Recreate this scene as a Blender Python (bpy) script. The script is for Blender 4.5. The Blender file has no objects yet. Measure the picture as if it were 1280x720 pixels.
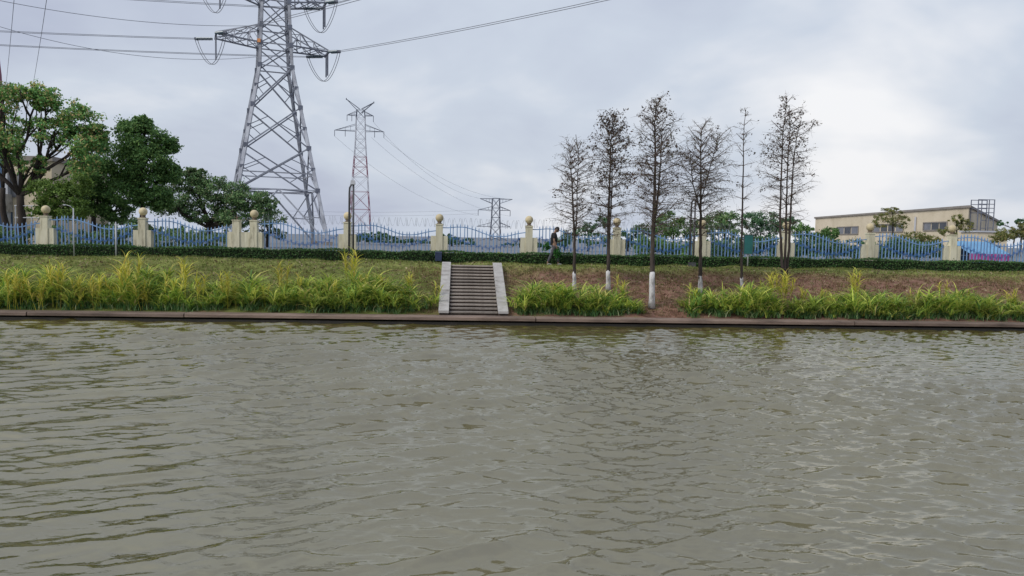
import bpy, math, random
import numpy as np
from mathutils import Matrix, Vector
random.seed(7); rng = np.random.default_rng(11)
C = bpy.context.scene.collection
PI = math.pi
R = math.radians

# ------------------------------------------------------------------ camera
EYE = 2.87; YAW = R(4.0); F = 960.0; HZ = 297.5
cam = bpy.data.objects.new('camera', bpy.data.cameras.new('camera')); C.objects.link(cam)
cam.data.lens = 27.0; cam.data.sensor_width = 36.0; cam.data.clip_end = 8000; cam.data.clip_start = 0.1
RC = Matrix.Rotation(-YAW, 4, 'Z') @ Matrix.Rotation(PI/2 - math.atan((360-HZ)/F), 4, 'X') @ Matrix.Rotation(R(1.12), 4, 'Z')
cam.matrix_world = Matrix.Translation((0, 0, EYE)) @ RC
bpy.context.scene.camera = cam

# ------------------------------------------------------------------ world: overcast sky
W = bpy.data.worlds.new('World'); bpy.context.scene.world = W; W.use_nodes = True
nt = W.node_tree; nt.nodes.clear()
SUN_EL, SUN_AZ = R(42), R(236)      # azimuth clockwise from +y
def N(t, **kw):
    n = nt.nodes.new(t)
    for k, v in kw.items(): setattr(n, k, v)
    return n
L = nt.links.new
out = N('ShaderNodeOutputWorld'); bg = N('ShaderNodeBackground'); bg.inputs['Strength'].default_value = 0.1
sky = N('ShaderNodeTexSky', sky_type='NISHITA'); sky.sun_disc = False; sky.sun_elevation = SUN_EL; sky.sun_rotation = SUN_AZ
sky.air_density = 1.5; sky.dust_density = 3.0
tc = N('ShaderNodeTexCoord'); sep = N('ShaderNodeSeparateXYZ'); L(tc.outputs['Generated'], sep.inputs[0])
def math_n(op, a, b=None, c=None):
    n = N('ShaderNodeMath', operation=op)
    for i, v in enumerate((a, b, c)):
        if v is None: continue
        if isinstance(v, (int, float)): n.inputs[i].default_value = v
        else: L(v, n.inputs[i])
    return n.outputs[0]
zc = math_n('MAXIMUM', sep.outputs[2], 0.0)
den = math_n('ADD', zc, 0.42)
px_ = math_n('DIVIDE', sep.outputs[0], den); py_ = math_n('DIVIDE', sep.outputs[1], den)
comb = N('ShaderNodeCombineXYZ'); L(px_, comb.inputs[0]); L(py_, comb.inputs[1])
def noise(scale, detail, rough, dist=0.0, off=0.0):
    mp = N('ShaderNodeMapping'); mp.inputs['Location'].default_value = (off, off*0.7, 0.3); L(comb.outputs[0], mp.inputs[0])
    n = N('ShaderNodeTexNoise'); n.inputs['Scale'].default_value = scale; n.inputs['Detail'].default_value = detail
    n.inputs['Roughness'].default_value = rough; n.inputs['Distortion'].default_value = dist
    L(mp.outputs[0], n.inputs['Vector']); return n.outputs['Fac']
n1 = noise(1.25, 5, 0.52, 0.5, 3.1); n2 = noise(3.4, 4, 0.5, 0.3, 8.0)
mix = math_n('ADD', math_n('MULTIPLY', n1, 0.7), math_n('MULTIPLY', n2, 0.3))
# thin bright cloud where the light comes through, low in front on the right
def spot(d, p):
    vd = N('ShaderNodeVectorMath', operation='DOT_PRODUCT'); L(tc.outputs['Generated'], vd.inputs[0]); vd.inputs[1].default_value = Vector(d).normalized()
    return math_n('POWER', math_n('MAXIMUM', vd.outputs['Value'], 0.0), p)
sd = RC.to_3x3() @ Vector(((1090-640)/F, (360-140)/F, -1.0))
sd2 = RC.to_3x3() @ Vector(((860-640)/F, (360-120)/F, -1.0))
glow = math_n('ADD', math_n('MULTIPLY', spot(sd, 70), 0.20), math_n('MULTIPLY', spot(sd2, 22), 0.08))
fac = math_n('ADD', mix, glow)
ramp = N('ShaderNodeValToRGB'); L(fac, ramp.inputs[0])
e = ramp.color_ramp.elements
e[0].position = 0.40; e[0].color = (4.3, 4.7, 5.85, 1)
e[1].position = 0.72; e[1].color = (8.3, 8.3, 8.5, 1)
x = e.new(0.56); x.color = (5.45, 5.98, 6.9, 1)
zen = math_n('ADD', 1.0, math_n('MULTIPLY', zc, 0.12))     # an overcast sky is brighter overhead
sc_ = N('ShaderNodeMix', data_type='RGBA', blend_type='MULTIPLY'); sc_.inputs[0].default_value = 1.0
L(ramp.outputs[0], sc_.inputs[6]); L(zen, sc_.inputs[7])
mx = N('ShaderNodeMix', data_type='RGBA'); mx.inputs[0].default_value = 0.93
L(sky.outputs[0], mx.inputs[6]); L(sc_.outputs[2], mx.inputs[7])
L(mx.outputs[2], bg.inputs[0]); L(bg.outputs[0], out.inputs[0])

# ------------------------------------------------------------------ sun, exposure
sun = bpy.data.objects.new('sun', bpy.data.lights.new('sun', 'SUN')); C.objects.link(sun)
sun.data.energy = 2.0; sun.data.angle = R(25); sun.data.color = (1.0, 0.965, 0.91)
sv = Vector((math.sin(SUN_AZ)*math.cos(SUN_EL), math.cos(SUN_AZ)*math.cos(SUN_EL), math.sin(SUN_EL)))
sun.rotation_euler = sv.to_track_quat('Z', 'Y').to_euler()
vs = bpy.context.scene.view_settings
vs.view_transform = 'Standard'; vs.look = 'None'; vs.gamma = 1; vs.exposure = 0.16; vs.use_curve_mapping = False

# ------------------------------------------------------------------ helpers
def ray(px, py):
    return RC.to_3x3() @ Vector(((px-640)/F, (360-py)/F, -1.0))
def at(px, py, Y):                       # the point of the plane y = Y that stands at this direction
    d = ray(px, py); t = Y/d.y
    return Vector((d.x*t, Y, EYE + d.z*t))
def atx(px, Y): return at(px, 300, Y).x
def gz(y):                               # height of the bank
    if y < 25.75: return 0.24
    if y < 30.3: return 0.24 + (y-25.75)/(30.3-25.75)*1.41
    if y < 31.2:
        t = (y-30.3)/0.9; return 1.65 + 0.11*math.sin(t*PI/2)
    return 1.76
def bank(px, py):                        # where the line of sight meets the bank
    d = ray(px, py); y = 25.7
    while y < 80 and EYE + d.z*y/d.y > gz(y): y += 0.02
    return Vector((d.x*y/d.y, y, gz(y)))

def tag(o, label=None, cat=None, group=None, kind=None):
    if label: o['label'] = label
    if cat: o['category'] = cat
    if group: o['group'] = group
    if kind: o['kind'] = kind
    return o
def thing(name, label, cat, loc=(0, 0, 0), group=None):
    o = bpy.data.objects.new(name, None); C.objects.link(o); o.location = loc; o.empty_display_size = 0.2
    return tag(o, label, cat, group)
def link(name, me, parent=None, loc=None):
    o = bpy.data.objects.new(name, me); C.objects.link(o)
    if parent is not None: o.parent = parent
    if loc is not None: o.location = loc
    return o
def mesh_np(name, V, Fq, mat, smooth=False):
    """mesh from numpy arrays: V (n,3), Fq (m,k) all faces with k corners"""
    V = np.asarray(V, np.float32); Fq = np.asarray(Fq, np.int32)
    me = bpy.data.meshes.new(name); m, k = Fq.shape
    me.vertices.add(len(V)); me.vertices.foreach_set('co', V.ravel())
    me.loops.add(m*k); me.loops.foreach_set('vertex_index', Fq.ravel())
    me.polygons.add(m); me.polygons.foreach_set('loop_start', np.arange(0, m*k, k, dtype=np.int32))
    me.polygons.foreach_set('loop_total', np.full(m, k, np.int32))
    if smooth: me.polygons.foreach_set('use_smooth', np.ones(m, bool))
    me.materials.append(mat); me.update(calc_edges=True); return me
class MB:
    def __init__(s): s.v = []; s.f = []
    def box(s, c, d, rz=0, taper=1.0):
        n = len(s.v); ca, sa = math.cos(rz), math.sin(rz)
        for k in (-1, 1):
            tp = taper if k > 0 else 1
            for i, j in ((-1, -1), (1, -1), (1, 1), (-1, 1)):
                x, y = i*d[0]/2*tp, j*d[1]/2*tp
                s.v.append((c[0]+x*ca-y*sa, c[1]+x*sa+y*ca, c[2]+k*d[2]/2))
        s.f += [tuple(n+q for q in f) for f in ((3, 2, 1, 0), (4, 5, 6, 7), (0, 1, 5, 4), (1, 2, 6, 5), (2, 3, 7, 6), (3, 0, 4, 7))]
        return s
    def poly(s, pts, ext):                # prism: polygon pts swept by the vector ext
        n = len(s.v); k = len(pts); e_ = Vector(ext)
        for p in pts: s.v.append(tuple(p))
        for p in pts: s.v.append(tuple(Vector(p)+e_))
        s.f.append(tuple(n+i for i in range(k))); s.f.append(tuple(n+k+i for i in reversed(range(k))))
        for i in range(k): j = (i+1) % k; s.f.append((n+j, n+i, n+k+i, n+k+j))
        return s
    def tube(s, pts, rad, n=6, caps=True):
        pts = [Vector(p) for p in pts]; base = len(s.v)
        if not isinstance(rad, (list, tuple)): rad = [rad]*len(pts)
        for i, p in enumerate(pts):
            t = (pts[min(i+1, len(pts)-1)] - pts[max(i-1, 0)])
            t = t.normalized() if t.length > 1e-9 else Vector((0, 0, 1))
            a = Vector((0, 0, 1)) if abs(t.z) < 0.9 else Vector((0, 1, 0))
            u = t.cross(a).normalized(); w = t.cross(u)
            off = PI/4 if n == 4 else 0
            for k in range(n):
                q = p + rad[i]*(math.cos(2*PI*k/n+off)*u + math.sin(2*PI*k/n+off)*w); s.v.append(tuple(q))
        for i in range(len(pts)-1):
            for k in range(n):
                a = base+i*n+k; b = base+i*n+(k+1) % n; s.f.append((a, b, b+n, a+n))
        if caps:
            s.f.append(tuple(base+k for k in reversed(range(n)))); s.f.append(tuple(base+(len(pts)-1)*n+k for k in range(n)))
        return s
    def beam(s, p, q, w): return s.tube([p, q], w*0.7071, 4)
    def lathe(s, prof, c=(0, 0, 0), n=16):
        base = len(s.v)
        for r, z in prof:
            for k in range(n): s.v.append((c[0]+r*math.cos(2*PI*k/n), c[1]+r*math.sin(2*PI*k/n), c[2]+z))
        for i in range(len(prof)-1):
            for k in range(n):
                a = base+i*n+k; b = base+i*n+(k+1) % n; s.f.append((a, b, b+n, a+n))
        return s
    def sphere(s, c, r, n=16, m=10, zs=1.0):
        return s.lathe([(max(r*math.sin(PI*i/m), 1e-4), -r*zs*math.cos(PI*i/m)) for i in range(m+1)], c, n)
    def mesh(s, name, mat, smooth=False):
        me = bpy.data.meshes.new(name); me.from_pydata(s.v, [], s.f); me.materials.append(mat)
        if smooth: me.polygons.foreach_set('use_smooth', np.ones(len(me.polygons), bool))
        me.update(); return me
    def build(s, name, mat, parent=None, smooth=False, loc=None):   # coordinates are local to the parent
        return link(name, s.mesh(name, mat, smooth), parent, loc)

# ------------------------------------------------------------------ materials
def newmat(name):
    m = bpy.data.materials.new(name); m.use_nodes = True
    t = m.node_tree; b = t.nodes['Principled BSDF']; return m, t, b
def surf(name, cols, scale=3.0, rough=0.8, bump=0.2, bscale=None, detail=6, metal=0.0, stretch=(1, 1, 1), coords='Object', pos=None, vary=0.0):
    m, t, b = newmat(name); nn = t.nodes.new; ln = t.links.new
    tcn = nn('ShaderNodeTexCoord'); mp = nn('ShaderNodeMapping'); mp.inputs['Scale'].default_value = stretch
    if coords == 'World':
        g = nn('ShaderNodeNewGeometry'); ln(g.outputs['Position'], mp.inputs[0])
    else: ln(tcn.outputs['Object'], mp.inputs[0])
    nz = nn('ShaderNodeTexNoise'); nz.inputs['Scale'].default_value = scale; nz.inputs['Detail'].default_value = detail; nz.inputs['Roughness'].default_value = 0.62
    ln(mp.outputs[0], nz.inputs['Vector'])
    rp = nn('ShaderNodeValToRGB'); ln(nz.outputs['Fac'], rp.inputs[0]); el = rp.color_ramp.elements
    k = len(cols); ps = pos or [0.3+0.4*i/max(k-1, 1) for i in range(k)]
    el[0].position = ps[0]; el[0].color = (*cols[0], 1); el[1].position = ps[-1]; el[1].color = (*cols[-1], 1)
    for p_, c_ in list(zip(ps, cols))[1:-1]: q = el.new(p_); q.color = (*c_, 1)
    colr = rp.outputs[0]
    if vary:                                   # alike pieces differ a little from one another
        oi = nn('ShaderNodeObjectInfo'); mr = nn('ShaderNodeMapRange'); ln(oi.outputs['Random'], mr.inputs[0]); mr.inputs[3].default_value = 1-vary; mr.inputs[4].default_value = 1+vary*.6
        mm = nn('ShaderNodeMix'); mm.data_type = 'RGBA'; mm.blend_type = 'MULTIPLY'; mm.inputs[0].default_value = 1
        ln(rp.outputs[0], mm.inputs[6]); ln(mr.outputs[0], mm.inputs[7]); colr = mm.outputs[2]
    ln(colr, b.inputs['Base Color']); b.inputs['Roughness'].default_value = rough; b.inputs['Metallic'].default_value = metal
    if bump:
        n3 = nn('ShaderNodeTexNoise'); n3.inputs['Scale'].default_value = bscale or scale*5; n3.inputs['Detail'].default_value = 5
        ln(mp.outputs[0], n3.inputs['Vector'])
        bp = nn('ShaderNodeBump'); bp.inputs['Strength'].default_value = bump; bp.inputs['Distance'].default_value = 0.03
        ln(n3.outputs['Fac'], bp.inputs['Height']); ln(bp.outputs[0], b.inputs['Normal'])
    return m
def leafmat(name, cols, pos=None, trans=0.3, rough=0.55, spec=0.25):
    """every leaf or blade its own tone"""
    m, t, b = newmat(name); nn = t.nodes.new; ln = t.links.new
    g = nn('ShaderNodeNewGeometry'); rp = nn('ShaderNodeValToRGB'); ln(g.outputs['Random Per Island'], rp.inputs[0])
    el = rp.color_ramp.elements; k = len(cols); ps = pos or [i/max(k-1, 1) for i in range(k)]
    el[0].position = ps[0]; el[0].color = (*cols[0], 1); el[1].position = ps[-1]; el[1].color = (*cols[-1], 1)
    for p_, c_ in list(zip(ps, cols))[1:-1]: q = el.new(p_); q.color = (*c_, 1)
    nz = nn('ShaderNodeTexNoise'); nz.inputs['Scale'].default_value = 0.9; nz.inputs['Detail'].default_value = 3
    ln(g.outputs['Position'], nz.inputs['Vector'])
    mr = nn('ShaderNodeMapRange'); mr.inputs[1].default_value = 0.3; mr.inputs[2].default_value = 0.7; mr.inputs[3].default_value = 0.72; mr.inputs[4].default_value = 1.25
    ln(nz.outputs['Fac'], mr.inputs[0])
    mm = nn('ShaderNodeMix'); mm.data_type = 'RGBA'; mm.blend_type = 'MULTIPLY'; mm.inputs[0].default_value = 1
    ln(rp.outputs[0], mm.inputs[6]); ln(mr.outputs[0], mm.inputs[7])
    ln(mm.outputs[2], b.inputs['Base Color']); b.inputs['Roughness'].default_value = rough; b.inputs['Specular IOR Level'].default_value = spec
    if trans:
        tr = nn('ShaderNodeBsdfTranslucent'); ln(mm.outputs[2], tr.inputs[0]); mxs = nn('ShaderNodeMixShader'); mxs.inputs[0].default_value = trans
        ln(b.outputs[0], mxs.inputs[1]); ln(tr.outputs[0], mxs.inputs[2]); ln(mxs.outputs[0], t.nodes['Material Output'].inputs[0])
    return m

M = {}
M['stone'] = surf('quay_stone', [(.075, .052, .040), (.165, .118, .092), (.24, .175, .14)], 1.6, .85, .35, 20, stretch=(.5, 1, 2), vary=0.25)
M['wetwall'] = surf('wet_quay_wall', [(0.014, 0.013, 0.011), (0.036, 0.030, 0.024), (0.048, 0.042, 0.029)], 2.0, .5, .4, 14)
M['cheek'] = surf('pale_stair_concrete', [(0.162, 0.150, 0.133), (0.324, 0.307, 0.287), (0.388, 0.373, 0.352), (0.429, 0.413, 0.388)], 3.0, .85, .25, 30)
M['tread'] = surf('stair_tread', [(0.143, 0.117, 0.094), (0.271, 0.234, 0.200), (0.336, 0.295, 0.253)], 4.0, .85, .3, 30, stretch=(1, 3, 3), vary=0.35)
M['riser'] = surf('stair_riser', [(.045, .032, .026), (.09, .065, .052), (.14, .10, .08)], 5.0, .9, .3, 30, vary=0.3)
M['pillar'] = surf('beige_pillar_stone', [(.33, .30, .21), (.55, .51, .37), (.63, .59, .44), (.67, .63, .48)], 3.0, .85, .25, 40, stretch=(2, 2, .45), coords='World', vary=0.12)
M['ball'] = surf('tan_ball', [(.42, .34, .19), (.56, .47, .29), (.62, .54, .36)], 5.0, .6, .1, 30, vary=0.15)
M['neck'] = surf('dark_ball_neck', [(.10, .07, .045), (.16, .12, .08)], 6.0, .7, .1)
M['blue'] = surf('blue_fence_paint', [(.115, .215, .40), (.165, .29, .50), (.22, .36, .57)], 6.0, .5, .05, vary=0.22)
M['swag'] = surf('deep_blue_fence_paint', [(.035, .11, .32), (.05, .16, .42)], 6.0, .5, .05)
M['wire'] = surf('galvanised_wire', [(.20, .21, .23), (.32, .33, .36)], 10, .5, 0, metal=.3)
M['steel'] = surf('galvanised_steel', [(0.220, 0.234, 0.270), (0.358, 0.372, 0.419), (0.454, 0.482, 0.527)], 1.2, .6, .05, metal=.2, vary=0.2)
M['steeldark'] = surf('weathered_steel', [(0.118, 0.127, 0.161), (0.203, 0.220, 0.270)], 1.5, .6, .05, metal=.2)
M['insul'] = surf('teal_insulator_glass', [(.07, .11, .14), (.11, .16, .19)], 8, .3, 0)
M['cond'] = surf('aluminium_conductor', [(.11, .12, .14), (.17, .18, .21)], 4, .6, 0)
M['red'] = surf('red_mast_paint', [(0.192, 0.066, 0.099), (0.256, 0.099, 0.143)], 1, .6, 0)
M['white'] = surf('white_mast_paint', [(.40, .41, .45), (.50, .51, .55)], 1, .6, 0)
M['farsteel'] = surf('far_pylon_steel', [(.06, .07, .10), (.10, .11, .15)], 1, .7, 0)
M['paving'] = surf('pale_paving', [(0.120, 0.125, 0.135), (0.160, 0.165, 0.175), (0.190, 0.195, 0.205)], .3, .85, .1, 8)
M['orange'] = surf('orange_plate', [(.6, .22, .06), (.7, .3, .1)], 4, .6, 0)
M['twig'] = surf('twig_bark', [(0.065, 0.048, 0.039), (0.138, 0.101, 0.080)], 4, .95, 0)
M['bark'] = surf('dark_bark', [(0.021, 0.016, 0.013), (0.052, 0.040, 0.034), (0.085, 0.068, 0.057)], 6, .95, .6, 25, stretch=(1, 1, .25))
M['lime'] = surf('limewash', [(.16, .145, .135), (.52, .51, .51), (.66, .65, .65)], 7, .95, .4, 25, stretch=(1, 1, .4))
M['bark2'] = surf('brown_bark', [(.02, .015, .013), (.05, .038, .03)], 5, .95, .6, 20, stretch=(1, 1, .3))
M['pole'] = surf('dark_pole_paint', [(.05, .05, .055), (.09, .09, .10)], 5, .5, .05)
M['whitepole'] = surf('white_pole_paint', [(.36, .37, .40), (.48, .49, .52)], 5, .5, .05)
M['navy'] = surf('navy_plastic', [(.012, .022, .06), (.025, .04, .10)], 8, .5, .05)
M['teal'] = surf('teal_signboard', [(0.015, 0.105, 0.105), (0.022, 0.150, 0.143)], 5, .5, .05)
M['factory'] = surf('beige_render', [(.47, .40, .285), (.60, .515, .375), (.66, .57, .43)], .35, .9, .15, 6)
M['trim'] = surf('grey_brown_trim', [(.20, .18, .16), (.28, .25, .22)], 1, .8, .1)
M['glass'] = surf('dark_window_glass', [(.02, .022, .028), (.05, .055, .065)], .8, .15, 0)
M['greyglass'] = surf('pale_window_glass', [(.12, .125, .14), (.2, .2, .22)], .8, .2, 0)
M['blueglass'] = surf('blue_glass', [(.03, .07, .14), (.06, .13, .24)], .5, .12, 0)
M['tarp'] = surf('sky_blue_tarpaulin', [(0.094, 0.251, 0.449), (0.130, 0.314, 0.517), (0.159, 0.362, 0.558)], 2, .5, .2)
M['magenta'] = surf('magenta_cloth', [(0.286, 0.041, 0.192), (0.374, 0.073, 0.269)], 3, .7, .1)
M['skin'] = surf('skin', [(.22, .13, .09), (.28, .17, .12)], 8, .6, .02)
M['shirt'] = surf('black_cotton', [(.010, .009, .010), (.022, .020, .022)], 8, .9, .15)
M['trouser'] = surf('dark_grey_trousers', [(.045, .045, .055), (.08, .08, .095)], 6, .9, .2)
M['hair'] = surf('black_hair', [(.006, .005, .005), (.014, .012, .012)], 20, .6, .3)
M['shoe'] = surf('pale_shoe', [(.30, .30, .30), (.45, .45, .44)], 8, .7, .1)
M['phone'] = surf('black_phone', [(.008, .008, .01), (.014, .014, .018)], 8, .25, 0)
M['cane'] = leafmat('tall_yellow_blades', [(0.316, 0.374, 0.051), (0.575, 0.546, 0.071), (0.719, 0.661, 0.129), (0.604, 0.475, 0.144), (0.287, 0.431, 0.071)], trans=.35)
M['reed'] = leafmat('reed_blades', [(0.069, 0.159, 0.034), (0.176, 0.317, 0.060), (0.335, 0.468, 0.079), (0.512, 0.596, 0.101), (0.671, 0.672, 0.159), (0.592, 0.468, 0.220)], [0, .2, .45, .72, .9, 1], trans=.35)
M['reedlow'] = leafmat('low_dark_blades', [(0.036, 0.102, 0.040), (0.091, 0.204, 0.061), (0.164, 0.289, 0.100), (0.400, 0.426, 0.240)], [0, .4, .8, 1], trans=.3)
M['hedge'] = leafmat('hedge_leaves', [(0.024, 0.068, 0.024), (0.049, 0.122, 0.034), (0.086, 0.184, 0.049), (0.122, 0.146, 0.073)], trans=.2)
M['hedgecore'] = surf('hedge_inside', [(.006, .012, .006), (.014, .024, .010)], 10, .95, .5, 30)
M['grass'] = leafmat('bank_grass', [(0.083, 0.137, 0.028), (0.152, 0.210, 0.042), (0.235, 0.258, 0.070), (0.235, 0.193, 0.085)], trans=.3)
M['dry'] = leafmat('dry_bank_grass', [(0.133, 0.083, 0.048), (0.204, 0.120, 0.074), (0.250, 0.173, 0.090), (0.156, 0.157, 0.044)], trans=.2)
M['l_green'] = leafmat('tree_leaf_green', [(0.051, 0.120, 0.039), (0.086, 0.183, 0.054), (0.135, 0.254, 0.071), (0.194, 0.306, 0.086)], trans=.3)
M['l_mixed'] = leafmat('tree_leaf_turning', [(0.077, 0.221, 0.072), (0.171, 0.352, 0.100), (0.284, 0.441, 0.120), (0.567, 0.441, 0.199), (0.756, 0.530, 0.279)], [0, .4, .75, .93, 1], trans=.3)
M['l_light'] = leafmat('tree_leaf_light', [(0.074, 0.134, 0.030), (0.134, 0.226, 0.044), (0.210, 0.300, 0.060)], trans=.3)
M['l_dark'] = leafmat('tree_leaf_dark', [(0.056, 0.110, 0.051), (0.097, 0.194, 0.073), (0.161, 0.284, 0.097), (0.241, 0.251, 0.142)], trans=.2)
M['l_far'] = leafmat('tree_leaf_far', [(0.044, 0.105, 0.061), (0.077, 0.168, 0.080), (0.136, 0.245, 0.098)], trans=.2)
M['l_ochre'] = leafmat('tree_leaf_ochre', [(.13, .17, .05), (.25, .24, .08), (.34, .27, .10), (.12, .18, .05), (.18, .23, .07)], trans=.3)
M['needle'] = leafmat('cypress_needles', [(0.052, 0.062, 0.028), (0.106, 0.119, 0.043), (0.143, 0.106, 0.052), (0.084, 0.052, 0.034)], trans=.2)
M['deadleaf'] = leafmat('dead_leaf_clusters', [(0.046, 0.026, 0.025), (0.101, 0.063, 0.054), (0.075, 0.071, 0.032)], trans=.15)
M['bunch'] = leafmat('fresh_green_bunch', [(.02, .10, .02), (.04, .17, .03), (.07, .23, .05)], trans=.3)

# ground: turf on the left and on the crest, worn reddish soil on the right slope
def ground_mat():
    m, t, b = newmat('bank_ground'); nn = t.nodes.new; ln = t.links.new
    g = nn('ShaderNodeNewGeometry'); sp = nn('ShaderNodeSeparateXYZ'); ln(g.outputs['Position'], sp.inputs[0])
    def nz(s, d=6, st=(1, 1, 1)):
        mp = nn('ShaderNodeMapping'); mp.inputs['Scale'].default_value = st; ln(g.outputs['Position'], mp.inputs[0])
        n = nn('ShaderNodeTexNoise'); n.inputs['Scale'].default_value = s; n.inputs['Detail'].default_value = d; n.inputs['Roughness'].default_value = .65
        ln(mp.outputs[0], n.inputs['Vector']); return n.outputs['Fac']
    def ramp(f, cs):
        r = nn('ShaderNodeValToRGB'); ln(f, r.inputs[0]); el = r.color_ramp.elements
        el[0].position, el[0].color = cs[0][0], (*cs[0][1], 1); el[1].position, el[1].color = cs[-1][0], (*cs[-1][1], 1)
        for p, c in cs[1:-1]: q = el.new(p); q.color = (*c, 1)
        return r.outputs[0]
    def mth(op, a, b_, c=None):
        n = nn('ShaderNodeMath'); n.operation = op
        for i, v in enumerate((a, b_, c)):
            if v is None: continue
            if isinstance(v, (int, float)): n.inputs[i].default_value = v
            else: ln(v, n.inputs[i])
        return n.outputs[0]
    def mr(v, a, b_, c=0., d=1.):
        n = nn('ShaderNodeMapRange'); ln(v, n.inputs[0]); n.inputs[1].default_value = a; n.inputs[2].default_value = b_; n.inputs[3].default_value = c; n.inputs[4].default_value = d
        return n.outputs[0]
    def mixc(f, a, b_):
        n = nn('ShaderNodeMix'); n.data_type = 'RGBA'; ln(f, n.inputs[0]); ln(a, n.inputs[6]); ln(b_, n.inputs[7]); return n.outputs[2]
    turf = ramp(nz(2.2, 8, (1, 1.2, 1)), [(.32, (.11, .085, .046)), (.45, (.12, .135, .038)), (.58, (.155, .19, .05)), (.7, (.22, .21, .08))])
    soil = ramp(nz(2.6, 9, (.8, 1.3, 1)), [(.3, (.09, .05, .036)), (.45, (.19, .104, .075)), (.56, (.25, .148, .11)), (.63, (.18, .155, .07)), (.74, (.14, .155, .05))])
    crest = ramp(nz(3.0, 7), [(.3, (.13, .13, .04)), (.5, (.20, .22, .065)), (.7, (.26, .26, .09))])
    wob = nz(.6, 4)
    fx = mr(mth('ADD', sp.outputs[0], mth('MULTIPLY', mth('SUBTRACT', wob, .5), 9.0)), -0.5, 2.5)
    c1 = mixc(fx, turf, soil)
    bare = mr(nz(.55, 5, (1, 1.6, 1)), .56, .66, 0, .75)           # worn patches on the left too
    c2 = mixc(bare, c1, soil)
    fy = mr(mth('ADD', sp.outputs[1], mth('MULTIPLY', mth('SUBTRACT', nz(1.1, 4), .5), 1.6)), 29.6, 30.7)
    c3 = mixc(fy, c2, crest)
    ln(c3, b.inputs['Base Color']); b.inputs['Roughness'].default_value = .95; b.inputs['Specular IOR Level'].default_value = .1
    bp = nn('ShaderNodeBump'); bp.inputs['Strength'].default_value = .8; bp.inputs['Distance'].default_value = .06
    ln(nz(9, 8), bp.inputs['Height']); ln(bp.outputs[0], b.inputs['Normal'])
    return m
M['ground'] = ground_mat()

def water_mat():
    m, t, b = newmat('river_water'); nn = t.nodes.new; ln = t.links.new
    g = nn('ShaderNodeNewGeometry')
    n0 = nn('ShaderNodeTexNoise'); n0.inputs['Scale'].default_value = .25; n0.inputs['Detail'].default_value = 3; ln(g.outputs['Position'], n0.inputs['Vector'])
    rp = nn('ShaderNodeValToRGB'); ln(n0.outputs['Fac'], rp.inputs[0]); el = rp.color_ramp.elements
    el[0].position = .35; el[0].color = (.072, .062, .019, 1); el[1].position = .68; el[1].color = (.094, .082, .030, 1)
    ln(rp.outputs[0], b.inputs['Base Color']); b.inputs['Roughness'].default_value = .015; b.inputs['IOR'].default_value = 3.1; b.inputs['Specular Tint'].default_value = (1.0, .94, .78, 1)
    def nz(s, d, st, r=.55):
        mp = nn('ShaderNodeMapping'); mp.inputs['Scale'].default_value = st; mp.inputs['Rotation'].default_value = (0, 0, .35); ln(g.outputs['Position'], mp.inputs[0])
        n = nn('ShaderNodeTexNoise'); n.inputs['Scale'].default_value = s; n.inputs['Detail'].default_value = d; n.inputs['Roughness'].default_value = r
        n.inputs['Distortion'].default_value = .4
        ln(mp.outputs[0], n.inputs['Vector']); return n.outputs['Fac']
    b1 = nn('ShaderNodeBump'); b1.inputs['Strength'].default_value = .22; b1.inputs['Distance'].default_value = .03
    ln(nz(7.5, 3, (.6, 1.5, 1)), b1.inputs['Height']); ln(b1.outputs[0], b.inputs['Normal'])
    return m
M['water'] = water_mat()

# ------------------------------------------------------------------ setting: ground, water, quay
def axis(*segs):
    a = [segs[0][0]]
    for s, e_, d in segs: a += list(np.arange(s+d, e_, d)); a.append(e_)
    return np.unique(np.round(np.array(a), 4))
def grid(xs, ys, zf, name, mat, smooth=True):
    X, Y = np.meshgrid(xs, ys); Z = zf(X, Y); V = np.stack([X, Y, Z], -1).reshape(-1, 3)
    nx, ny = len(xs), len(ys); i = np.arange((ny-1)*(nx-1)); r_, c_ = i//(nx-1), i % (nx-1); a = r_*nx+c_
    return mesh_np(name, V, np.stack([a, a+1, a+nx+1, a+nx], -1), mat, smooth)
gx = axis((-3000, -300, 450), (-300, -30, 15), (-30, 36, .2), (36, 300, 15), (300, 3000, 450))
gy = np.concatenate([[25.42, 25.5], np.arange(25.6, 32.0, .12), np.arange(32, 36, .5), [40, 50, 70, 100, 160, 300, 700, 1500, 3500]])
gzv = np.vectorize(gz)
ph = rng.uniform(0, 6.28, (30,)); kx = rng.normal(0, 2.2, 30); ky = rng.normal(0, 2.2, 30)
def ground_z(X, Y):
    Z = gzv(Y); b = sum(np.sin(kx[i]*X+ky[i]*Y+ph[i]) for i in range(30))/30
    fade = np.clip((Y-25.6)/.4, 0, 1)*np.clip((60-Y)/20, 0, 1)*(np.abs(X) < 40)
    Z = Z + b*.26*fade
    return np.where(Y < 25.45, -1.0, Z)
tag(link('ground', grid(gx, gy, ground_z, 'ground', M['ground'])), kind='structure')

tag(link('pavement', grid(axis((-2900, -200, 300), (-200, 220, 20), (220, 2920, 300)), axis((35.2, 455.2, 20), (455.2, 3455.2, 500)), lambda X, Y: X*0+1.772, 'pavement', M['paving'], False)), kind='structure')
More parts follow.
